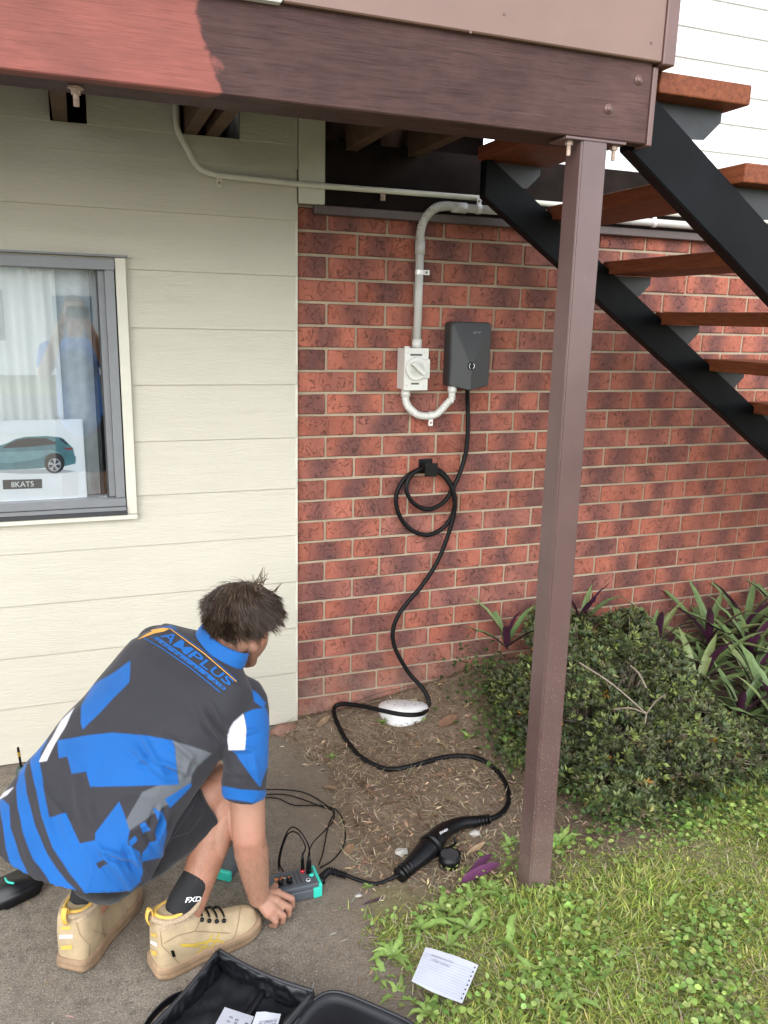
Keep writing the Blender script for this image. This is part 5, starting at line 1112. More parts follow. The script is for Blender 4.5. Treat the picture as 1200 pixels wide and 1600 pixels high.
bm = NB(); tube(bm, [base_-axv*0.085, base_-axv*0.12, Vector((base_.x-0.005, base_.y, 0.02))], [0.03, 0.034, 0.036], 18); obj('motor_body', bm, M_dg, dl, True)
bm = NB(); bx(bm, (base_.x-0.06, base_.y-0.04, 0.0), (base_.x+0.05, base_.y+0.05, 0.035), 0.006, 2); obj('battery', bm, M_blackpl, dl)
kp = onz(40, 1412, 0.0)
kb = thing('tool_pouch', 'black tool pouch with turquoise piping on the path below the shirt hem', 'pouch', tuple(kp))
bm = NB(); prism(bm, [(-0.06, 0.0), (0.045, 0.0), (0.058, 0.015), (0.06, 0.055), (-0.085, 0.055), (-0.08, 0.02)], 'y', 0.0, 0.10); bmesh.ops.bevel(bm, geom=list(bm.edges), offset=0.010, segments=3, affect='EDGES')
bmesh.ops.rotate(bm, cent=(0, 0, 0), matrix=Matrix.Rotation(R_(25), 3, 'Z'), verts=bm.verts); bmesh.ops.translate(bm, vec=kp+Vector((0, 0.0, 0.001)), verts=bm.verts); obj('pocket', bm, M_bag, kb, True)
bm = NB(); tube(bm, catmull([onz(8, 1372, .07), onz(12, 1378, .075), onz(22, 1380, .078)], 4), 0.003, 8); obj('piping', bm, M_tteal, kb, True)
# ================================================================ across the street, seen in the window's reflection
nh = thing('neighbour_house', 'pale weatherboard house across the street mirrored in the window', 'house', (-3.5, -21, 0))
M_nw = clad_mat('pale_grey_board', (0.72, 0.73, 0.74), 0.05); M_roof = simple('grey_roof_sheet', (0.30, 0.32, 0.34), 0.5)
bm = NB(); bx(bm, (-11, -27, 0), (4, -21, 2.9)); obj('wall', bm, M_nw, nh)
bm = NB(); prism(bm, [(-20.4, 2.8), (-27.6, 2.8), (-24, 4.9)], 'x', -11.6, 4.6); obj('roof', bm, M_roof, nh)
M_nwin = simple('dark_house_glass', (0.03, 0.04, 0.05), 0.1)
for x0, x1, z0, z1 in ((-9.4, -7.4, 0.9, 2.2), (-4.4, -2.6, 0.9, 2.2), (0.6, 2.4, 0.9, 2.2)):
    bm = NB(); bx(bm, (x0, -21.0, z0), (x1, -20.97, z1)); wn = obj('window', bm, M_nwin, nh); bm = NB(); bx(bm, (x0-.08, -20.985, z0-.08), (x1+.08, -20.975, z0)); bx(bm, (x0-.08, -20.985, z1), (x1+.08, -20.975, z1+.08)); obj('frame', bm, M_inkw, wn)
bm = NB(); bx(bm, (-1.4, -21.0, 0.05), (-0.4, -20.96, 2.1)); obj('door', bm, simple('blue_grey_door', (0.12, 0.18, 0.25), 0.4), nh)
bm = NB(); bx(bm, (-60, -15.5, -0.028), (60, -9.5, -0.022)); tag(obj('road', bm, simple('asphalt', (0.055, 0.055, 0.058), 0.9, 0.2, 30)), kind='structure')
# ================================================================ the crouching person
def caps(bm, p0, r0, p1, r1, seg=28, flat0=False, flat1=False):
    """tapered capsule"""
    p0, p1 = Vector(p0), Vector(p1); ax = (p1-p0); L = ax.length; t = ax.normalized(); pts, rad = [], []
    if not flat0:
        for a in np.linspace(-math.pi/2*0.97, -0.3, 5): pts.append(p0+t*r0*math.sin(a)); rad.append(r0*math.cos(a))
    for s in np.linspace(0, 1, 5): pts.append(p0+ax*s); rad.append(r0+(r1-r0)*s)
    if not flat1:
        for a in np.linspace(0.3, math.pi/2*0.97, 5): pts.append(p1+t*r1*math.sin(a)); rad.append(r1*math.cos(a))
    tube(bm, pts, rad, seg)
def ell(bm, c, ax, rad, sub=3):
    """ellipsoid with axes ax (three unit vectors) and radii"""
    r = bmesh.ops.create_icosphere(bm, subdivisions=sub, radius=1.0)
    for v in r['verts']: q = v.co.copy(); v.co = Vector(c)+ax[0]*q.x*rad[0]+ax[1]*q.y*rad[1]+ax[2]*q.z*rad[2]
def chain(bm, pts, rad, seg=28):
    for (a, b), (ra, rb2) in zip(zip(pts[:-1], pts[1:]), zip(rad[:-1], rad[1:])): caps(bm, a, ra, b, rb2, seg)
def remesh(bm, voxel, smooth=6, fac=0.5, subdiv=0):
    me = bpy.data.meshes.new('shape'); bm.to_mesh(me); bm.free(); ob = bpy.data.objects.new('shape', me); COL.objects.link(ob)
    m = ob.modifiers.new('r', 'REMESH'); m.mode = 'VOXEL'; m.voxel_size = voxel; m.adaptivity = 0
    if smooth: s = ob.modifiers.new('s', 'SMOOTH'); s.iterations = smooth; s.factor = fac
    if subdiv: d = ob.modifiers.new('d', 'SUBSURF'); d.levels = subdiv; d.render_levels = subdiv
    dg = bpy.context.evaluated_depsgraph_get(); dg.update(); e = ob.evaluated_get(dg); mm = bpy.data.meshes.new_from_object(e)
    bpy.data.objects.remove(ob); nv = len(mm.vertices); V = np.zeros(nv*3); mm.vertices.foreach_get('co', V); V = V.reshape(-1, 3)
    F = np.zeros(len(mm.loops), dtype=np.int64); mm.loops.foreach_get('vertex_index', F); F = F.reshape(-1, 4)
    N = np.zeros(nv*3, dtype=np.float32); mm.vertex_normals.foreach_get('vector', N); N = N.reshape(-1, 3).astype(float); bpy.data.meshes.remove(mm); return V, F, N
def inpoly(px, py, poly):
    poly = np.array(poly, float); c = np.zeros(len(px), bool); j = len(poly)-1
    for i in range(len(poly)):
        xi, yi = poly[i]; xj, yj = poly[j]; m = ((yi > py) != (yj > py)) & (px < (xj-xi)*(py-yi)/(yj-yi+1e-12)+xi); c ^= m; j = i
    return c
ps = thing('person', 'person in blue and charcoal work shirt crouching beside the cable tester', 'person', (-0.7, -1.1, 0.0))
v3 = lambda *a: Vector(a)
STA = [  # left edge px, right edge px, depth left, depth right, half thickness, tail (how far the back hangs down)
    ((312, 984), (372, 1046), 2.30, 2.17, .058, 0), ((262, 972), (392, 1082), 2.38, 2.13, .080, 0), ((212, 1000), (383, 1128), 2.40, 2.11, .108, 0), ((160, 1064), (350, 1180), 2.37, 2.10, .124, 0), ((110, 1122), (312, 1232), 2.34, 2.09, .132, .0),
    ((68, 1172), (276, 1292), 2.31, 2.08, .136, .012), ((22, 1222), (250, 1350), 2.28, 2.06, .138, .035), ((-8, 1262), (234, 1388), 2.25, 2.05, .134, .075)]
cen = [(dep(*a, ta)+dep(*b, tb))/2 for (a, b, ta, tb, th, tl) in STA]
def st_d(i):
    t = (cen[min(i+1, 7)]-cen[max(i-1, 0)]).normalized(); d = (dep(*STA[i][1], STA[i][3])-dep(*STA[i][0], STA[i][2])).cross(t).normalized(); return (d if d.dot(CAM-cen[i]) > 0 else -d), t
# skeleton
RW, RE, RS = onz(404, 1401, .090), onz(389, 1308, .315), v3(-.412, -1.045, .655)
LS, LE, LH = v3(-.615, -.755, .735), v3(-.545, -.70, .47), v3(-.50, -.80, .375)
NB_ = cen[0]+v3(0, 0, .0); HC = onz(383, 974, .848)
PEL = cen[7]-st_d(7)[0]*.035+v3(.03, .02, 0); RH, LHp = PEL+v3(.045, -.080, -.02), PEL+v3(-.02, .085, -.02)
RHEEL, RDIR, LHEEL, LDIR = v3(-.688, -1.203, 0), v3(.290, .085, 0).normalized(), v3(-.893, -1.130, 0), v3(.56, .83, 0).normalized()
RK, RA = v3(-.452, -1.05, .425), RHEEL+RDIR*.082+v3(0, 0, .10); LK, LA_ = v3(-.62, -.86, .36), LHEEL+LDIR*.064+v3(0, 0, .10)
hf = v3(.66, .52, -.50).normalized(); hu = (v3(0, 0, 1)-hf*hf.z).normalized(); hr = hf.cross(hu)
# ---- skin: one continuous body
bm = NB()
chain(bm, [PEL]+[cen[i]-st_d(i)[0]*.022 for i in (6, 5, 4, 3, 2)], [.09, .10, .10, .098, .092, .08])
SB_ = cen[2]-st_d(2)[0]*.02; caps(bm, SB_, .075, RS, .045); caps(bm, SB_, .075, LS, .045); caps(bm, SB_, .065, NB_-st_d(0)[0]*.014, .045)
chain(bm, [NB_-st_d(0)[0]*.014, HC-hu*.045-hf*.022], [.050, .053])
chain(bm, [RS, RS.lerp(RE, .5), RE.lerp(RS, .12), RE, RE.lerp(RW, .25), RE.lerp(RW, .62), RW], [.054, .049, .046, .0445, .0465, .039, .0295])
chain(bm, [LS, LE, LE.lerp(LH, .3), LH], [.052, .043, .043, .03])
for hip, kn, an in ((RH, RK, RA), (LHp, LK, LA_)):
    chain(bm, [PEL, hip, hip.lerp(kn, .5), kn.lerp(hip, .1), kn], [.09, .085, .08, .060, .056]); chain(bm, [kn, kn.lerp(an, .3), kn.lerp(an, .65), an], [.054, .056, .046, .036])
# head
ell(bm, HC+hu*.018-hf*.012, (hr, hf, hu), (.073, .092, .083)); ell(bm, HC+hf*.030-hu*.035, (hr, hf, hu), (.058, .062, .066))
caps(bm, HC+hf*.028-hu*.055, .048, HC+hf*.062-hu*.092, .024); caps(bm, HC+hr*.045-hu*.055+hf*.005, .020, HC+hr*.016+hf*.062-hu*.094, .016); caps(bm, HC-hr*.045-hu*.055+hf*.005, .020, HC-hr*.016+hf*.062-hu*.094, .016)
caps(bm, HC+hf*.083-hu*.005, .008, HC+hf*.108-hu*.042, .011); caps(bm, HC+hf*.092-hu*.046-hr*.012, .007, HC+hf*.092-hu*.046+hr*.012, .007)
caps(bm, HC+hf*.083-hu*.070-hr*.018, .006, HC+hf*.083-hu*.070+hr*.018, .006); caps(bm, HC+hf*.079+hu*.012-hr*.036, .010, HC+hf*.079+hu*.012+hr*.036, .010)
for s in (-1, 1): 
    e0 = HC+hr*s*.070-hu*.022+hf*.004; ear_f = (hf*.9-hr*s*.45).normalized(); ell(bm, e0+hr*s*.008, ((hr*.9+hf*s*-.45).normalized()*s, ear_f, (hu+hf*.15).normalized()), (.007, .017, .030), 2); caps(bm, e0+hr*s*.012+hu*.022-hf*.008, .0045, e0+hr*s*.013-hu*.008-hf*.017, .0045)
# right hand: palm, four fingers bent under, thumb
MC = [onz(434, 1396, .074), onz(432, 1408, .072), onz(427, 1419, .065), onz(419, 1428, .055)]
PI_ = [onz(455.5, 1404, .052), onz(451.5, 1418, .047), onz(443, 1431, .041), onz(431, 1440, .034)]
DI_ = [onz(457, 1415, .027), onz(451, 1429, .023), onz(442, 1440, .020), onz(430, 1446.5, .018)]
TI_ = [onz(447, 1417, .012), onz(441, 1430, .010), onz(433, 1440, .010), onz(423, 1446, .010)]
for k in range(4):
    r = (.0098, .0100, .0092, .0083)[k]; caps(bm, RW.lerp(MC[k], .15), .019, MC[k], .0135); chain(bm, [MC[k], PI_[k], DI_[k], TI_[k]], [r*1.22, r*1.06, r*.95, r*.82], 12); ell(bm, PI_[k], (v3(1, 0, 0), v3(0, 1, 0), v3(0, 0, 1)), (r*1.12,)*3, 2); ell(bm, MC[k]+v3(0, 0, .003), (v3(1, 0, 0), v3(0, 1, 0), v3(0, 0, 1)), (r*1.3,)*3, 2)
chain(bm, [RW.lerp(MC[0], .35)-v3(0, 0, .012), onz(431, 1384, .045), onz(441, 1384, .022), onz(448, 1388, .014)], [.014, .0115, .0105, .009], 12)
# left hand resting on the far knee
for k in range(4):
    d = v3(.05+.008*k, -.02-.012*k, -.035); a = LH+v3(.01, .02-.016*k, .0); chain(bm, [a, a+d*.6, a+d*1.1+v3(0, 0, -.02)], [.011, .0095, .008], 10)
chain(bm, [LH, LH+v3(.0, -.045, -.005), LH+v3(.03, -.06, -.02)], [.014, .011, .009], 10)
V, F, N = remesh(bm, 0.0034, 7, 0.5)
col = np.tile(np.array([0.315, 0.172, 0.114]), (len(V), 1))
rel = V-np.array(HC); fz, uz, rz = rel@np.array(hf), rel@np.array(hu), rel@np.array(hr)
headm = np.linalg.norm(rel, axis=1) < .15; beard = headm & (uz < -.035+.35*(np.maximum(0, fz-.05))) & (fz > -.02) & (uz > -.13) & (fz-uz > .045)
col[beard] = col[beard]*0.55+np.array([.02, .012, .009]); ear = headm & (np.abs(rz) > .073); col[ear] *= np.array([1.12, .86, .84])
legm = (V[:, 2] < .46) & (V[:, 0] < -.44) & (np.abs(V[:, 1]+1.1) < .3) & (np.linalg.norm(V-np.array(RE), axis=1) > .09) & (V[:, 0]+V[:, 2]*0.0 < -.47); col[legm] *= np.array([.80, .70, .64])
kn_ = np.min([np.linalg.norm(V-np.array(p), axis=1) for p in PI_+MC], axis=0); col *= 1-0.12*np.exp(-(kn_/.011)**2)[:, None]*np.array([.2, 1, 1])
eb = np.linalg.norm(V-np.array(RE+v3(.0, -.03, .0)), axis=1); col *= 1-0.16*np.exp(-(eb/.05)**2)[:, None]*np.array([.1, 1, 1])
ms = Mt('fair_skin'); at_ = ms.n('ShaderNodeAttribute', attribute_name='Col'); vv_ = ms.co('Object'); n1 = ms.noise(vv_, 28, 5, .6); n2 = ms.noise(vv_, 420, 3, .6)
cc = ms.mix(ms.ramp(n1, [(.35, .45), (.65, 0.0)]), at_.outputs['Color'], (.42, .19, .13)); cc = ms.mix(ms.ramp(ms.noise(vv_, 95, 2), [(.70, 0.0), (.74, .35)]), cc, (.28, .13, .08))
ms.col(cc); ms.rough(.48, .35); ms.b.inputs['Subsurface Weight'].default_value = .12; ms.b.inputs['Subsurface Radius'].default_value = (.012, .004, .002); ms.b.inputs['Subsurface Scale'].default_value = .6; ms.bump(n2, .25, .0008)
body = pyobj('body', V, F, ms.m, ps, True, cols=col)
# fine hair on the forearm is left to the skin texture; finger nails
# ---- hair
mh = Mt('dark_brown_hair'); at2 = mh.n('ShaderNodeAttribute', attribute_name='Col'); mh.col(at2.outputs['Color']); mh.rough(.45, .45)
bm = NB(); ell(bm, HC+hu*.024-hf*.016, (hr, hf, hu), (.076, .094, .086), 4)
bad = []
def hair_ok(d):      # d: direction from the skull centre in head axes (r, f, u)
    return (d[1] < .42 and d[2] > -.86+max(0, d[1]+.45)*1.25) or (d[2] > .62)
hcn = HC+hu*.024-hf*.016
for v in bm.verts:
    q = v.co-hcn; d = Vector((q.dot(hr)/.080, q.dot(hf)/.098, q.dot(hu)/.089)).normalized()
    if not hair_ok(d): bad.append(v)
bmesh.ops.delete(bm, geom=bad, context='VERTS'); me_ = np.array([v.co for v in bm.verts]); ca = np.tile([.016, .010, .007], (len(me_), 1)); Fc = [[v.index for v in f.verts] for f in bm.faces] if bm.verts.index_update() is None else None; bm.free()
HV, HF, HCo = [me_], [np.array(Fc)], [ca]; base = len(me_); rh = random.Random(11); crown = Vector((.15, -.35, .93)).normalized()
for k in range(11500):
    while True:
        d = Vector((rh.gauss(0, 1), rh.gauss(0, 1), rh.gauss(0, 1))).normalized()
        if hair_ok(d): break
    P = hcn+hr*d.x*.076+hf*d.y*.094+hu*d.z*.086; nrm = (hr*d.x/.076+hf*d.y/.094+hu*d.z/.086).normalized()
    tg_ = d-crown*d.dot(crown)*1.0; tg_ = tg_.normalized() if tg_.length > .05 else Vector((1, 0, 0)); sw = crown.cross(tg_)*0.55
    fl = (hr*(tg_.x+sw.x)+hf*(tg_.y+sw.y)+hu*(tg_.z+sw.z)).normalized()
    cl = mnoise.noise_vector(Vector(d)*3.2)*0.75+mnoise.noise_vector(Vector(d)*8.0)*0.35
    L = rh.uniform(.030, .055) if d.z < -.1 else rh.uniform(.034, .066); wild = rh.random() < .03
    dirv = (fl*1.0+nrm*(.10 if not wild else .7)+Vector(cl)*(.62)+Vector((rh.gauss(0, .06), rh.gauss(0, .06), rh.gauss(0, .06)))).normalized(); pts = [P-nrm*.004]; st_ = dirv
    for s in range(4):
        pts.append(pts[-1]+st_*L/4); st_ = (st_+fl*.12+Vector((0, 0, -.22))-nrm*(.26 if not wild else .0)+Vector(mnoise.noise_vector(pts[-1]*30))*.34).normalized()
    w0 = rh.uniform(.0006, .0014); rads = [w0, w0*1.1, w0*.9, w0*.6, w0*.12]; vs_ = []; side = nrm.cross(dirv).normalized()
    for p, r in zip(pts, rads):
        for a in range(3): vs_.append(p+side*r*math.cos(a*2.094)+nrm*r*math.sin(a*2.094)*.7)
    ff = []
    for s in range(4):
        for a in range(3): i0 = base+s*3+a; i1 = base+s*3+(a+1) % 3; ff += [(i0, i1, i1+3), (i0, i1+3, i0+3)]
    sh_ = rh.uniform(.55, 1.5); c = np.array([.040, .024, .0155])*sh_ if rh.random() < .8 else np.array([.090, .058, .036])*sh_
    HV.append(np.array(vs_)); HF.append(np.array(ff)); HCo.append(np.tile(c, (15, 1))); base += 15
for px, py, qx, qy in ((408, 908, 412, 886), (406, 910, 418, 894), (402, 910, 408, 892), (398, 912, 395, 898), (425, 915, 440, 912)):     # the tuft that stands up
    for j in range(4):
        a = dep(px+rh.uniform(-5, 5), py+rh.uniform(6, 14), 2.16); b = dep(qx+rh.uniform(-2, 2), qy+rh.uniform(-2, 2), 2.14); m1 = a.lerp(b, .5)+Vector((rh.uniform(-.004, .004), 0, rh.uniform(0, .004))); vs_ = []
        for p, r in zip(catmull([a, m1, b], 2), (.0010, .0010, .0008, .0006, .0002)):
            for t in range(3): vs_.append(p+Vector(_R)*r*math.cos(t*2.094)+Vector(_U)*r*math.sin(t*2.094))
        ff = []
        for s in range(4):
            for t in range(3): i0 = base+s*3+t; i1 = base+s*3+(t+1) % 3; ff += [(i0, i1, i1+3), (i0, i1+3, i0+3)]
        HV.append(np.array(vs_)); HF.append(np.array(ff)); HCo.append(np.tile([.085, .055, .036], (15, 1))); base += 15
hairo = pyobj('hair', np.concatenate(HV), np.concatenate(HF), mh.m, ps, True, cols=np.concatenate(HCo)); tag(hairo, 'tousled dark brown hair')
# ---- shirt
def fabric(name, vc=None, c=(.05, .05, .05), rough=.75, bs=900):
    m = Mt(name); v = m.co('Object'); n = m.noise(v, bs, 2, .5)
    if vc: a = m.n('ShaderNodeAttribute', attribute_name='Col'); cc = a.outputs['Color']
    else: cc = c
    cc = m.mix(m.ramp(m.noise(v, 9, 4), [(.35, .14), (.65, 0.0)]), cc, (.02, .02, .025)); m.col(cc); m.rough(rough, .25); m.b.inputs['Sheen Weight'].default_value = .12; m.bump(n, .25, .0006); return m.m
bm = NB(); rings = []
for i, (a, b, ta, tb, th, tl) in enumerate(STA):
    pa, pb = dep(*a, ta), dep(*b, tb); c = (pa+pb)/2; ax = (pb-pa)/2; t = (cen[min(i+1, 7)]-cen[max(i-1, 0)]).normalized(); d = ax.cross(t).normalized()
    if d.dot(CAM-c) < 0: d = -d
    ax = ax*0.93; rg_ = []
    for k in range(40):
        th_ = 2*math.pi*k/40; cx_, sx_ = math.cos(th_), math.sin(th_); e = .86; rg_.append(bm.verts.new(c+ax*math.copysign(abs(cx_)**e, cx_)+d*th*(math.copysign(abs(sx_)**e, sx_))*(1.0 if sx_ > 0 else .9)+t*tl*max(0, sx_)))
    rings.append(rg_)
for A, B in zip(rings[:-1], rings[1:]):
    for k in range(40): bm.faces.new((A[k], A[(k+1) % 40], B[(k+1) % 40], B[k]))
bm.faces.new(rings[0][::-1]); bm.faces.new(rings[-1]); bmesh.ops.recalc_face_normals(bm, faces=bm.faces)
s_end = onz(380.5, 1243, .445); s_mid = onz(384, 1175, .56)
tube(bm, catmull([RS+v3(-.03, .01, .02), RS+v3(.0, 0, .0), s_mid, s_end], 4), np.interp(np.linspace(0, 1, 13), [0, .33, .66, 1], [.06, .066, .060, .0585]).tolist(), 26)
caps(bm, RS+v3(-.06, .03, .01), .06, RS, .058); caps(bm, LS+v3(.04, -.03, .0), .06, LS, .058); caps(bm, LS, .058, LS.lerp(LE, .6), .06, flat1=True)
V, F, N = remesh(bm, 0.0042, 12, 0.5, 1)
q = pjn(V); px, py = q[:, 0], q[:, 1]; facing = ((np.array(CAM)-V)*N).sum(1) > 0
sl_ax = np.array(s_end-RS); tt = np.clip(((V-np.array(RS))@sl_ax)/(sl_ax@sl_ax), 0, 1); sdist = np.linalg.norm(V-(np.array(RS)+tt[:, None]*sl_ax), axis=1); sleeve = (sdist < .074) & (px > 342) & (((V-np.array(RS))@sl_ax)/(sl_ax@sl_ax) > -.05)
disp = np.zeros(len(V))
for x0, y0, x1, y1, wd, am in ((318, 1118, 347, 1156, 5, .007), (330, 1100, 356, 1150, 5, .006), (300, 1085, 325, 1128, 8, .003), (262, 1150, 310, 1190, 6, .006), (200, 1160, 262, 1220, 6, .004), (222, 1148, 258, 1212, 5, .0045), (250, 1190, 296, 1208, 5, .006),
        (150, 1318, 188, 1376, 6, .005), (162, 1328, 214, 1346, 5, .007), (200, 1318, 226, 1372, 6, .008), (176, 1340, 205, 1392, 6, .006), (230, 1290, 252, 1334, 5, .006), (118, 1215, 128, 1290, 8, .003), (90, 1260, 118, 1330, 8, .003), (250, 1262, 236, 1300, 4, .007), (262, 1262, 248, 1312, 4, .007),
        (285, 1215, 300, 1180, 5, .005), (362, 1150, 402, 1140, 5, .004), (356, 1172, 396, 1170, 5, .004), (352, 1200, 380, 1212, 5, .003), (395, 1180, 404, 1230, 5, .003), (60, 1250, 95, 1370, 9, .003), (30, 1290, 60, 1380, 9, .003), (210, 1190, 238, 1185, 5, .003), (140, 1250, 152, 1300, 6, .003)):
    ab = np.array([x1-x0, y1-y0], float); t = np.clip(((px-x0)*ab[0]+(py-y0)*ab[1])/(ab@ab), -.15, 1.15); dx, dy = px-(x0+t*ab[0]), py-(y0+t*ab[1]); dd = np.sqrt(dx*dx+dy*dy); side = np.sign(ab[0]*dy-ab[1]*dx)*dd
    en = np.clip(np.sin(np.clip((t+.15)/1.3, 0, 1)*np.pi), 0, 1); disp += am*en*(np.exp(-(dd/wd)**2)-.55*np.exp(-((side-wd*1.5)/wd)**2))*facing
lf = np.array([mnoise.noise(Vector(p)*13) for p in V[::1]]) if len(V) < 400000 else 0
rdg = np.array([(1-abs(mnoise.noise(Vector((p[0]*9+p[2]*5, p[1]*4, p[2]*9-p[0]*5)))))**5 for p in V]); low_ = np.clip((py-1130)/140, 0, 1)*.0032+.0006; disp = disp*1.9+lf*.0045+(rdg-.3)*low_; V = V+N*disp[:, None]
Z = lambda pts: [(x/2.79, 960+y/2.79) for x, y in pts]
CH_, BL_, GY_, WH_ = np.array([.023, .0215, .0265]), np.array([.0025, .088, .31]), np.array([.092, .099, .110]), np.array([.56, .55, .60])
PAT = [(BL_, [(392, 318), (568, 200), (563, 295), (460, 402), (360, 503), (350, 470), (355, 400)]),
 (GY_, [(756, 549), (925, 605), (862, 655), (838, 700), (830, 745), (700, 850), (560, 945), (545, 905), (620, 775), (700, 740), (780, 735), (765, 620)]),
 (BL_, [(250, 550), (360, 530), (490, 515), (640, 528), (758, 550), (765, 620), (780, 742), (580, 748), (395, 752), (375, 685), (310, 695), (295, 620), (258, 628)]),
 (BL_, [(718, 805), (830, 735), (835, 745), (740, 842)]),
 (BL_, [(210, 540), (180, 600), (175, 650), (190, 760), (215, 885), (290, 865), (350, 998), (415, 985), (415, 955), (520, 815), (565, 940), (555, 1000), (612, 1040), (614, 1165), (540, 1212), (440, 1242), (395, 1240), (300, 1130), (235, 1020), (185, 880), (150, 740), (133, 640), (160, 580)]),
 (BL_, [(128, 630), (108, 700), (115, 780), (150, 920), (205, 1050), (290, 1165), (385, 1256), (290, 1252), (225, 1180), (150, 1070), (100, 950), (75, 840), (68, 750), (90, 680)]),
 (BL_, [(-20, 800), (10, 805), (40, 832), (45, 930), (80, 1040), (130, 1140), (190, 1230), (110, 1204), (60, 1120), (25, 1020), (15, 930), (0, 850)]),
 (WH_, [(328, 405), (270, 465), (205, 570), (172, 645), (205, 638), (240, 560), (290, 480)]), (WH_, [(-20, 790), (60, 752), (30, 785), (-20, 815)]),
 (CH_, [(418, 1085), (455, 1068), (472, 1083), (432, 1110)]), (BL_, [(665, 845), (708, 858), (728, 950), (702, 1062), (612, 1082), (624, 1040), (672, 980), (692, 900)]), (BL_, [(608, 916), (630, 903), (652, 935), (625, 958)]),
 (BL_, [(560, 990), (590, 965), (600, 985), (570, 1015)]), (BL_, [(648, 82), (700, 58), (745, 46), (780, 66), (720, 64)])]
SPAT = [(WH_, [(1062, 432), (1020, 470), (986, 520), (1000, 592), (1070, 592), (1074, 500)]), (BL_, [(1066, 430), (1100, 415), (1160, 405), (1185, 500), (1180, 660), (1160, 672), (1130, 752), (1015, 595), (1068, 592), (1074, 500)]), (BL_, [(940, 742), (1050, 764), (1180, 768), (1180, 830), (940, 800)])]
PAT.append((BL_, [(1096, 325), (1125, 345), (1160, 388), (1150, 410), (1108, 380)]))
colr = np.tile(CH_, (len(V), 1))
for c, p in PAT+SPAT:
    cov = np.mean([inpoly(px+ox, py+oy, Z(p)) for ox, oy in ((0, 0), (.7, .3), (-.7, -.3), (.3, -.7), (-.3, .7), (.45, .9), (-.45, -.9))], axis=0)[:, None]; colr = colr*(1-cov)+c*cov
shirt = pyobj('shirt', V, F, fabric('printed_polyester', True), ps, True, cols=colr); tag(shirt, 'charcoal and bright blue printed short sleeved shirt')
sb = bvh_of(shirt)
def px_strip(name, pts, wd, m, par, bvh, off=.0012, closed=False):
    """thin strip along a pixel polyline, dropped on a surface"""
    P = [Vector((a, b)) for a, b in pts]; fine = []
    for a, b in zip(P[:-1], P[1:]):
        n = max(1, int((b-a).length/3))
        for i in range(n): fine.append(a.lerp(b, i/n))
    fine.append(P[-1]); bm = NB(); prev = None
    for i, p in enumerate(fine):
        t = (fine[min(i+1, len(fine)-1)]-fine[max(i-1, 0)]).normalized(); n_ = Vector((-t.y, t.x))*wd/2; pr = []
        for s in (-1, 1): pr.append(bm.verts.new((p.x+n_.x*s, p.y+n_.y*s, 0)))
        if prev: bm.faces.new((prev[0], pr[0], pr[1], prev[1]))
        prev = pr
    return wrap_bm(name, bm, lambda c: (c.x, c.y), [(0, 0), (1, 0), (1, 1), (0, 1)], bvh, m, par, off)
def px_poly(name, pts, m, par, bvh, off=.0012, cuts=3):
    bm = NB(); f = bm.faces.new([bm.verts.new((x, y, 0)) for x, y in pts]); bmesh.ops.triangulate(bm, faces=[f]); bmesh.ops.subdivide_edges(bm, edges=list(bm.edges), cuts=cuts, use_grid_fill=True); bmesh.ops.triangulate(bm, faces=bm.faces)
    return wrap_bm(name, bm, lambda c: (c.x, c.y), [(0, 0), (1, 0), (1, 1), (0, 1)], bvh, m, par, off)
M_blue = fabric('blue_print', None, tuple(BL_)); M_orange = simple('orange_print', (.62, .30, .06), .6); M_chp = fabric('charcoal_print', None, (.03, .028, .034)); M_stitch = simple('grey_stitching', (.16, .16, .18), .7)
Q5 = lambda x, y: (180+x/4, 870+y/4)
qa_ = [Vector(Q5(338, 458)), Vector(Q5(752, 782)), Vector(Q5(716, 812)), Vector(Q5(278, 494))]; u0_ = 0.0
for ch_, wd_ in (('A', .175), ('M', .215), ('P', .165), ('L', .135), ('U', .165), ('S', .145)):
    ua_, ub_ = u0_+.008, u0_+wd_-.012; u0_ += wd_; sub_ = [tuple(qa_[0].lerp(qa_[1], ua_)), tuple(qa_[0].lerp(qa_[1], ub_)), tuple(qa_[3].lerp(qa_[2], ub_)), tuple(qa_[3].lerp(qa_[2], ua_))]
    if ch_ == 'M':
        bm = NB(); pg_ = [(0, 1), (0, 0), (.25, 0), (.5, .5), (.75, 0), (1, 0), (1, 1), (.79, 1), (.79, .38), (.58, .80), (.42, .80), (.21, .38), (.21, 1)]
        f_ = bm.faces.new([bm.verts.new((a, b, 0)) for a, b in pg_]); bmesh.ops.triangulate(bm, faces=[f_]); bmesh.ops.subdivide_edges(bm, edges=list(bm.edges), cuts=1, use_grid_fill=True); bmesh.ops.triangulate(bm, faces=bm.faces)
        wrap_bm('back_lettering', bm, lambda c: (c.x, c.y), sub_, sb, M_blue, shirt, .0011)
    else: wrap_text('back_lettering', ch_, sub_, sb, M_blue, shirt, .0011, .016)
for k, (p0, p1) in enumerate((((185, 503), (662, 838)),)): px_strip('print_line', [Q5(180, 508), Q5(296, 575), Q5(474, 698), Q5(658, 848)], 1.5, M_blue, shirt, sb)
px_poly('print_bar', [Q5(222, 500), Q5(262, 498), Q5(405, 598), Q5(550, 702), Q5(694, 822), Q5(678, 836), Q5(532, 722), Q5(388, 618)], M_blue, shirt, sb, .0007, 4)
wrap_text('small_lettering', 'ELECTRICAL & AIR', [Q5(248, 497), Q5(690, 820), Q5(676, 834), Q5(230, 508)], sb, M_chp, shirt, .0016, .0, 0, 1.25)
px_strip('print_line', [Q5(345, 452), Q5(560, 608), Q5(758, 783)], 1.3, M_orange, shirt, sb); px_strip('print_line', [Q5(352, 446), Q5(570, 600), Q5(764, 776)], .9, M_blue, shirt, sb)
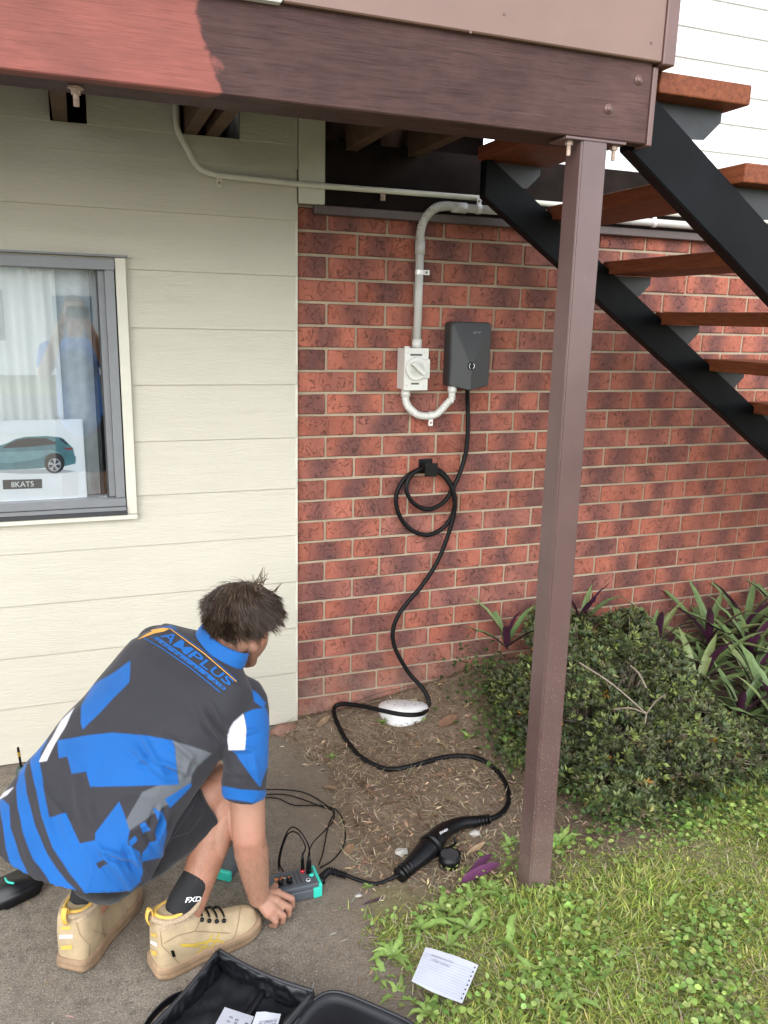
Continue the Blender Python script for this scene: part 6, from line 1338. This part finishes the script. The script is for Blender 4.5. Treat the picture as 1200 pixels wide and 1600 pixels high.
px_poly('print_bolt', [Q5(140, 520), Q5(200, 482), Q5(232, 468), Q5(222, 460), Q5(300, 446), Q5(345, 450), Q5(298, 456), Q5(308, 468), Q5(250, 480), Q5(236, 478)], M_orange, shirt, sb, .0014, 3)
for pts in ([(2, 1355), (30, 1376), (75, 1392), (120, 1403), (180, 1406)], [(0, 1360), (30, 1380), (75, 1396), (120, 1407), (180, 1410)]): px_strip('hem_stitching', pts, .7, M_stitch, shirt, sb)
px_strip('shoulder_seam', Z([(985, 520), (965, 560), (960, 600), (965, 640)]), .9, M_chp, shirt, sb)
# collar
bm = NB(); fw, na = st_d(0); na = -na; lat = (dep(*STA[0][1], STA[0][3])-dep(*STA[0][0], STA[0][2])); hl_ = lat.length/2; lat.normalize(); na = fw.cross(lat); na = na if na.z > 0 else -na; rr_ = []
cc_ = cen[0]+na*.012-fw*.006
for r, h in ((1.06, -.016), (1.04, .004), (.98, .022), (.94, .026), (.91, .020), (.92, -.016)):
    rr_.append([bm.verts.new(cc_+lat*hl_*r*.90*math.cos(2*math.pi*k/48)+fw*.058*r*math.sin(2*math.pi*k/48)+na*(h+.004*math.cos(2*math.pi*k/48*2))) for k in range(48)])
for A, B in zip(rr_[:-1], rr_[1:]):
    for k in range(48): bm.faces.new((A[k], A[(k+1) % 48], B[(k+1) % 48], B[k]))
bmesh.ops.recalc_face_normals(bm, faces=bm.faces); obj('collar', bm, M_blue, shirt, True)
# ---- shorts
bm = NB(); chain(bm, [cen[6]-st_d(6)[0]*.03, PEL, RH], [.105, .105, .105]); chain(bm, [PEL, LHp], [.105, .105])
for hip, kn, e in ((RH, RK, .80), (LHp, LK, .8)):
    en = hip.lerp(kn, e); tube(bm, catmull([hip, hip.lerp(kn, .35), hip.lerp(kn, .65), en], 4), np.interp(np.linspace(0, 1, 13), [0, .4, .8, 1], [.102, .100, .092, .090]).tolist(), 26, True, 1.05)
V, F, N = remesh(bm, 0.006, 8, 0.5, 1)
dn = np.array([mnoise.noise(Vector((p[0]*16, p[1]*16, p[2]*9)))*.6+mnoise.noise(Vector((p[0]*34+5, p[1]*34, p[2]*20)))*.3 for p in V]); V = V+N*(dn*.009)[:, None]
shorts = pyobj('shorts', V, F, fabric('charcoal_cotton', None, (.009, .0085, .010), .85, 500), ps, True); tag(shorts, 'dark charcoal work shorts'); sbv = bvh_of(shorts)
px_strip('seam', [(322, 1208), (300, 1262), (262, 1318), (232, 1352)], .9, M_chp, shorts, sbv); px_strip('pocket_edge', [(258, 1290), (268, 1310), (296, 1300), (318, 1272)], 1.0, M_chp, shorts, sbv); px_strip('seam', [(268, 1310), (250, 1352)], .9, M_chp, shorts, sbv)
# ---- socks and boots
M_sock = simple('black_ribbed_sock', (.007, .007, .008), .85, .3, 40, .6, bscale=300); M_suede = simple('tan_suede', (.37, .28, .165), .85, .20, 16, .35, bscale=260); M_sole = simple('brown_rubber_sole', (.26, .17, .10), .8, .3, 20, .4); M_gold = simple('gold_print', (.46, .32, .05), .45); M_lin = simple('yellow_lining', (.60, .37, .07), .7); M_mesh = simple('beige_mesh', (.36, .27, .175), .8, .25, 260, .8, bscale=420, bdist=.002); M_seam = simple('dark_tan_seam', (.22, .155, .09), .85)
def boot(heel, dirv, an, lab):
    f = Vector(dirv).normalized(); s = Vector((f.y, -f.x, 0)); L = .298; h0 = Vector(heel); P = lambda x, y, z: h0+f*x+s*y+Vector((0, 0, z))
    root_ = None; xs = [0, .012, .04, .10, .19, .29, .38, .47, .56, .66, .76, .86, .94, .985, 1.0]
    wb = [.016, .032, .040, .0435, .044, .0425, .041, .0425, .0455, .0485, .050, .048, .038, .024, .008]; hh = [.120, .150, .165, .172, .170, .160, .142, .124, .109, .097, .088, .081, .071, .058, .045]; wt = [.010, .026, .037, .042, .043, .041, .034, .027, .025, .023, .022, .020, .015, .010, .004]
    bm = NB(); R0 = []; n = 22
    for x, a, h, b in zip(xs, wb, hh, wt):
        rg_ = []
        for k in range(n+1):
            ph = math.pi*k/n; sn, cn = math.sin(ph), math.cos(ph); sh_ = max(0.0, min(1.0, (.46-x)/.14)); qz = sn**(.75-.25*sh_); y = (a*(1-qz)+b*qz)*1.10*math.copysign(abs(cn)**(.55-.33*sh_), cn) if 0 < k < n else a*1.0*cn
            rg_.append(bm.verts.new(P(x*L, y, .026+(h-.026)*qz)))
        R0.append(rg_)
    for A, B in zip(R0[:-1], R0[1:]):
        for k in range(n): bm.faces.new((A[k], A[k+1], B[k+1], B[k]))
    bm.faces.new(R0[0]); bm.faces.new(R0[-1][::-1]); bmesh.ops.recalc_face_normals(bm, faces=bm.faces); bmesh.ops.subdivide_edges(bm, edges=list(bm.edges), cuts=1, smooth=.6, use_grid_fill=True); up_ = obj('boot', bm, M_suede, ps, True); tag(up_, lab)
    bm = NB(); out = []
    for sd in (1, -1):
        idx = range(len(xs)) if sd > 0 else range(len(xs)-1, -1, -1)
        for i in idx: out.append((xs[i]*L+(.006 if xs[i] > .9 else -.006 if xs[i] < .02 else 0), sd*(wb[i]+.0065)))
    pts = catmull([Vector((a, b, 0)) for a, b in out]+[Vector((*out[0], 0))], 2); R1 = []
    for z, of in ((.0, -.004), (.003, 0), (.013, .0015), (.016, -.001), (.019, .0015), (.034, -.001), (.037, -.004)):
        ring_ = []
        for p in pts[:-1]:
            c = Vector((.15, 0, 0)); d = (p-c); d = d.normalized() if d.length > 0 else d; spring = .012*max(0, (p.x/L-.78)/.22)**2+.006*max(0, (.08-p.x/L)/.08); ring_.append(bm.verts.new(P(p.x+d.x*of, p.y+d.y*of, z+spring*(1 if z < .02 else .6))))
        R1.append(ring_)
    m_ = len(R1[0])
    for A, B in zip(R1[:-1], R1[1:]):
        for k in range(m_): bm.faces.new((A[k], A[(k+1) % m_], B[(k+1) % m_], B[k]))
    bm.faces.new(R1[0][::-1]); bm.faces.new(R1[-1]); bmesh.ops.recalc_face_normals(bm, faces=bm.faces); obj('sole', bm, M_sole, up_, True)
    bm = NB(); loop = [P(.066+.064*math.cos(t), .0410*math.sin(t), .168+.006*math.cos(t*2)+.006*math.cos(t)) for t in np.linspace(0, 2*math.pi, 33)]; tube(bm, loop, .0075, 10, False); cl_ = obj('padded_collar', bm, M_mesh, up_, True); bm = NB(); loop = [P(.064+.054*math.cos(t), .0325*math.sin(t), .176+.006*math.cos(t*2)+.006*math.cos(t)) for t in np.linspace(0, 2*math.pi, 33)]; tube(bm, loop, .0048, 10, False); obj('lining', bm, M_lin, cl_, True)
    bm = NB(); tg = [P(-.006, 0, .150), P(-.013, 0, .172), P(-.008, 0, .195), P(.0, 0, .192), P(.004, 0, .168)]; tube(bm, catmull(tg, 4), .0085, 8, True, .3, s); obj('pull_tab', bm, M_lin, up_, True)
    bm = NB(); tng = [P(.118, 0, .150), P(.112, 0, .18), P(.105, 0, .198)]; tube(bm, catmull(tng, 4), .028, 14, True, .28, s); obj('tongue', bm, M_suede, up_, True)
    for k in range(4):
        x = .125+.021*k; z = float(np.interp(x/L, xs, hh)); bm = NB(); arc = [P(x+.004*math.cos(t*1.0), .030*math.sin(t), z+.003-.014*(1-math.cos(t))) for t in np.linspace(-1.05, 1.05, 11)]; tube(bm, arc, .0028, 8); obj('lace', bm, M_blackpl, up_, True)
        for sd in (-1, 1): bm = NB(); c = P(x, sd*.029, z-.012); bmesh.ops.create_icosphere(bm, subdivisions=2, radius=.0062, matrix=Matrix.Translation(c)); obj('lace_hook', bm, M_blackpl, up_, True)
    bm = NB(); a0 = P(.070, 0, .10); tube(bm, catmull([a0, P(.078, 0, .165), an], 4), [.036, .037, .0375, .038, .039, .040, .041, .042, .0425], 24); sk = tag(obj('sock', bm, M_sock, ps, True), 'black ribbed sock'); return up_, sk, P
rk_t = RA.lerp(RK, .36); lk_t = LA_.lerp(LK, .34)
bR, sR, PR = boot(RHEEL, RDIR, rk_t, 'tan suede work boot, right foot'); bL, sL, PL = boot(LHEEL, LDIR, lk_t, 'tan suede work boot, left foot')
Q6 = lambda *p: [(60+x/2.857, 1320+y/2.857) for x, y in p]
br_ = bvh_of(bR); bl_ = bvh_of(bL)
for pts in (Q6((505, 392), (530, 398), (528, 414), (504, 404)), Q6((500, 467), (530, 477), (529, 497), (499, 485))): px_poly('heel_mark', pts, M_lin, bR, br_)
px_poly('reflector', Q6((503, 425), (532, 440), (530, 454), (502, 439)), M_inkw, bR, br_)
for pts, wd in ((Q6((632, 446), (700, 444), (770, 428), (815, 430), (838, 446)), 3.2), (Q6((640, 452), (720, 452), (780, 462)), 2.2), (Q6((778, 400), (752, 440), (712, 482)), 2.6), (Q6((808, 392), (795, 425), (762, 470)), 2.6)): px_strip('side_stripe', pts, wd, M_gold, bR, br_)
px_poly('side_tag', Q6((590, 472), (604, 470), (613, 498), (600, 502)), M_blackpl, bR, br_); px_poly('mesh_panel', Q6((532, 336), (600, 352), (690, 312), (705, 300), (700, 325), (620, 372), (545, 388), (530, 372)), M_mesh, bR, br_, .001, 3)
for pts in (Q6((545, 390), (552, 450), (600, 500), (640, 540)), Q6((560, 440), (620, 405), (700, 385), (860, 395)), Q6((905, 255), (895, 330), (880, 400), (850, 440)), Q6((700, 385), (720, 340)), Q6((690, 500), (780, 490), (880, 440))): px_strip('stitched_seam', pts, 1.0, M_seam, bR, br_)
for pts in (Q6((103, 364), (145, 364), (143, 378), (102, 378)), Q6((86, 450), (152, 447), (150, 465), (86, 468))): px_poly('heel_mark', pts, M_lin, bL, bl_)
px_poly('reflector', Q6((95, 402), (153, 400), (153, 415), (95, 418)), M_inkw, bL, bl_); px_poly('mesh_panel', Q6((145, 300), (240, 280), (260, 310), (180, 345), (145, 340)), M_mesh, bL, bl_, .001, 3)
for pts in (Q6((170, 345), (185, 400), (230, 450), (225, 500)), Q6((240, 380), (300, 400), (330, 430)), Q6((390, 280), (410, 340), (395, 420)), Q6((280, 330), (300, 440))): px_strip('stitched_seam', pts, 1.0, M_seam, bL, bl_)
sv = bvh_of(sR); wrap_text('sock_lettering', 'FXD', [(290, 1402.5), (314, 1400), (314, 1407.5), (289, 1410.5)], sv, M_inkw, sR, .0012, .02, .2)
# fine hair on the forearm and shin
HVs, HFs, HCs = [], [], []; rs2 = random.Random(4); bb_ = bvh_of(body)
P_, D_, N_, L_ = [], [], [], []
for k in range(2600):
    if k < 1500: a, b = RE, RW; t = rs2.uniform(-.1, .95); rr0 = .05
    else: a, b = RK, RA; t = rs2.uniform(.1, .75); rr0 = .06
    c = a.lerp(b, t); ax_ = (b-a).normalized(); n1_, n2_ = frame(ax_); an_ = rs2.uniform(0, 6.283); d = n1_*math.cos(an_)+n2_*math.sin(an_); hit = bb_.ray_cast(c+d*.12, -d)
    if hit[0] is None: continue
    P_.append(hit[0]); N_.append(d); D_.append(ax_*1.0+d*.35+Vector((rs2.gauss(0, .3), rs2.gauss(0, .3), rs2.gauss(0, .3)))); L_.append(rs2.uniform(.008, .018))
Vh, Fh, Ch = leafmesh(np.array(P_), np.array(D_), np.array(N_), np.array(L_), .00045, np.tile([.10, .055, .03], (len(P_), 1)), .15, .05, ((.5, .8),))
tag(pyobj('body_hair', Vh, Fh, mh.m, ps, cols=Ch), kind='stuff')
# ================================================================ the one who takes the picture, mirrored in the window
ph = thing('person', 'standing person in a blue shirt holding up a phone, mirrored in the window', 'person', (-0.80, -3.48, 0.0)); o_ = v3(-.80, -3.48, 0)
bm = NB(); hp = o_+v3(0, 0, 1.66); chain(bm, [o_+v3(0, 0, .98), o_+v3(0, 0, 1.2), o_+v3(0, .01, 1.38)], [.13, .125, .12]); chain(bm, [o_+v3(0, 0, 1.42), hp+v3(0, .01, -.06)], [.06, .055])
ell(bm, hp+v3(0, 0, .03), (v3(1, 0, 0), v3(0, 1, 0), v3(0, 0, 1)), (.076, .095, .105)); caps(bm, hp+v3(0, .05, -.03), .05, hp+v3(0, .06, -.07), .035); caps(bm, hp+v3(0, .09, .01), .009, hp+v3(0, .108, -.02), .012)
for s in (-1, 1):
    ell(bm, hp+v3(s*.08, .0, .01), (v3(1, 0, 0), v3(0, 1, 0), v3(0, 0, 1)), (.008, .018, .03), 2); sh0, el0, wr0 = o_+v3(s*.19, 0, 1.40), o_+v3(s*.23, .16, 1.24), o_+v3(s*.085, .33, 1.60)
    chain(bm, [o_+v3(s*.06, 0, 1.36), sh0, el0, el0.lerp(wr0, .3), wr0], [.08, .056, .045, .044, .03]); chain(bm, [o_+v3(s*.07, 0, .95), o_+v3(s*.10, .01, .52), o_+v3(s*.105, -.02, .30), o_+v3(s*.11, -.01, .08)], [.095, .062, .058, .04]); caps(bm, o_+v3(s*.11, -.04, .045), .04, o_+v3(s*.125, .15, .035), .036)
    for k in range(4): b0 = wr0+v3(-s*.005, .012, .01+.018*k); chain(bm, [wr0, b0, b0+v3(-s*.03, .012, .012), b0+v3(-s*.045, .004, .012)], [.024, .011, .009, .008], 10)
    chain(bm, [wr0, wr0+v3(-s*.02, -.012, .03), wr0+v3(-s*.035, -.012, .05)], [.016, .010, .009], 10)
V, F, N = remesh(bm, .007, 5, .5); pyobj('body', V, F, ms.m, ph, True, cols=np.tile([.43, .245, .168], (len(V), 1)))
bm = NB(); chain(bm, [o_+v3(0, 0, .90), o_+v3(0, 0, 1.15), o_+v3(0, .01, 1.37)], [.165, .155, .145])
for s in (-1, 1): chain(bm, [o_+v3(s*.06, 0, 1.36), o_+v3(s*.19, 0, 1.40), o_+v3(s*.215, .09, 1.31)], [.10, .076, .068])
V, F, N = remesh(bm, .009, 8, .5); pyobj('shirt', V, F, fabric('blue_polo_cloth', None, (.02, .16, .55)), ph, True)
bm = NB(); caps(bm, o_+v3(0, 0, .95), .15, o_+v3(0, 0, .88), .15)
for s in (-1, 1): tube(bm, [o_+v3(s*.07, 0, .92), o_+v3(s*.09, 0, .7), o_+v3(s*.10, .01, .5)], [.11, .105, .10], 24)
V, F, N = remesh(bm, .010, 5, .5); pyobj('shorts', V, F, fabric('navy_cotton', None, (.015, .016, .022)), ph, True)
bm = NB(); ell(bm, hp+v3(0, -.012, .05), (v3(1, 0, 0), v3(0, 1, 0), v3(0, 0, 1)), (.083, .098, .096), 3); bmesh.ops.delete(bm, geom=[v for v in bm.verts if (v.co-hp).y > .05 and (v.co-hp).z < .09 or (v.co-hp).z < -.02], context='VERTS'); pyv = obj('hair', bm, simple('short_brown_hair', (.05, .03, .02), .7), ph, True)
bm = NB(); bx(bm, (CAM.x-.075, CAM.y-.034, CAM.z-.04), (CAM.x+.075, CAM.y-.025, CAM.z+.04), .006, 2); tag(obj('phone', bm, M_blackpl), 'black phone held sideways by the person mirrored in the window', 'phone')
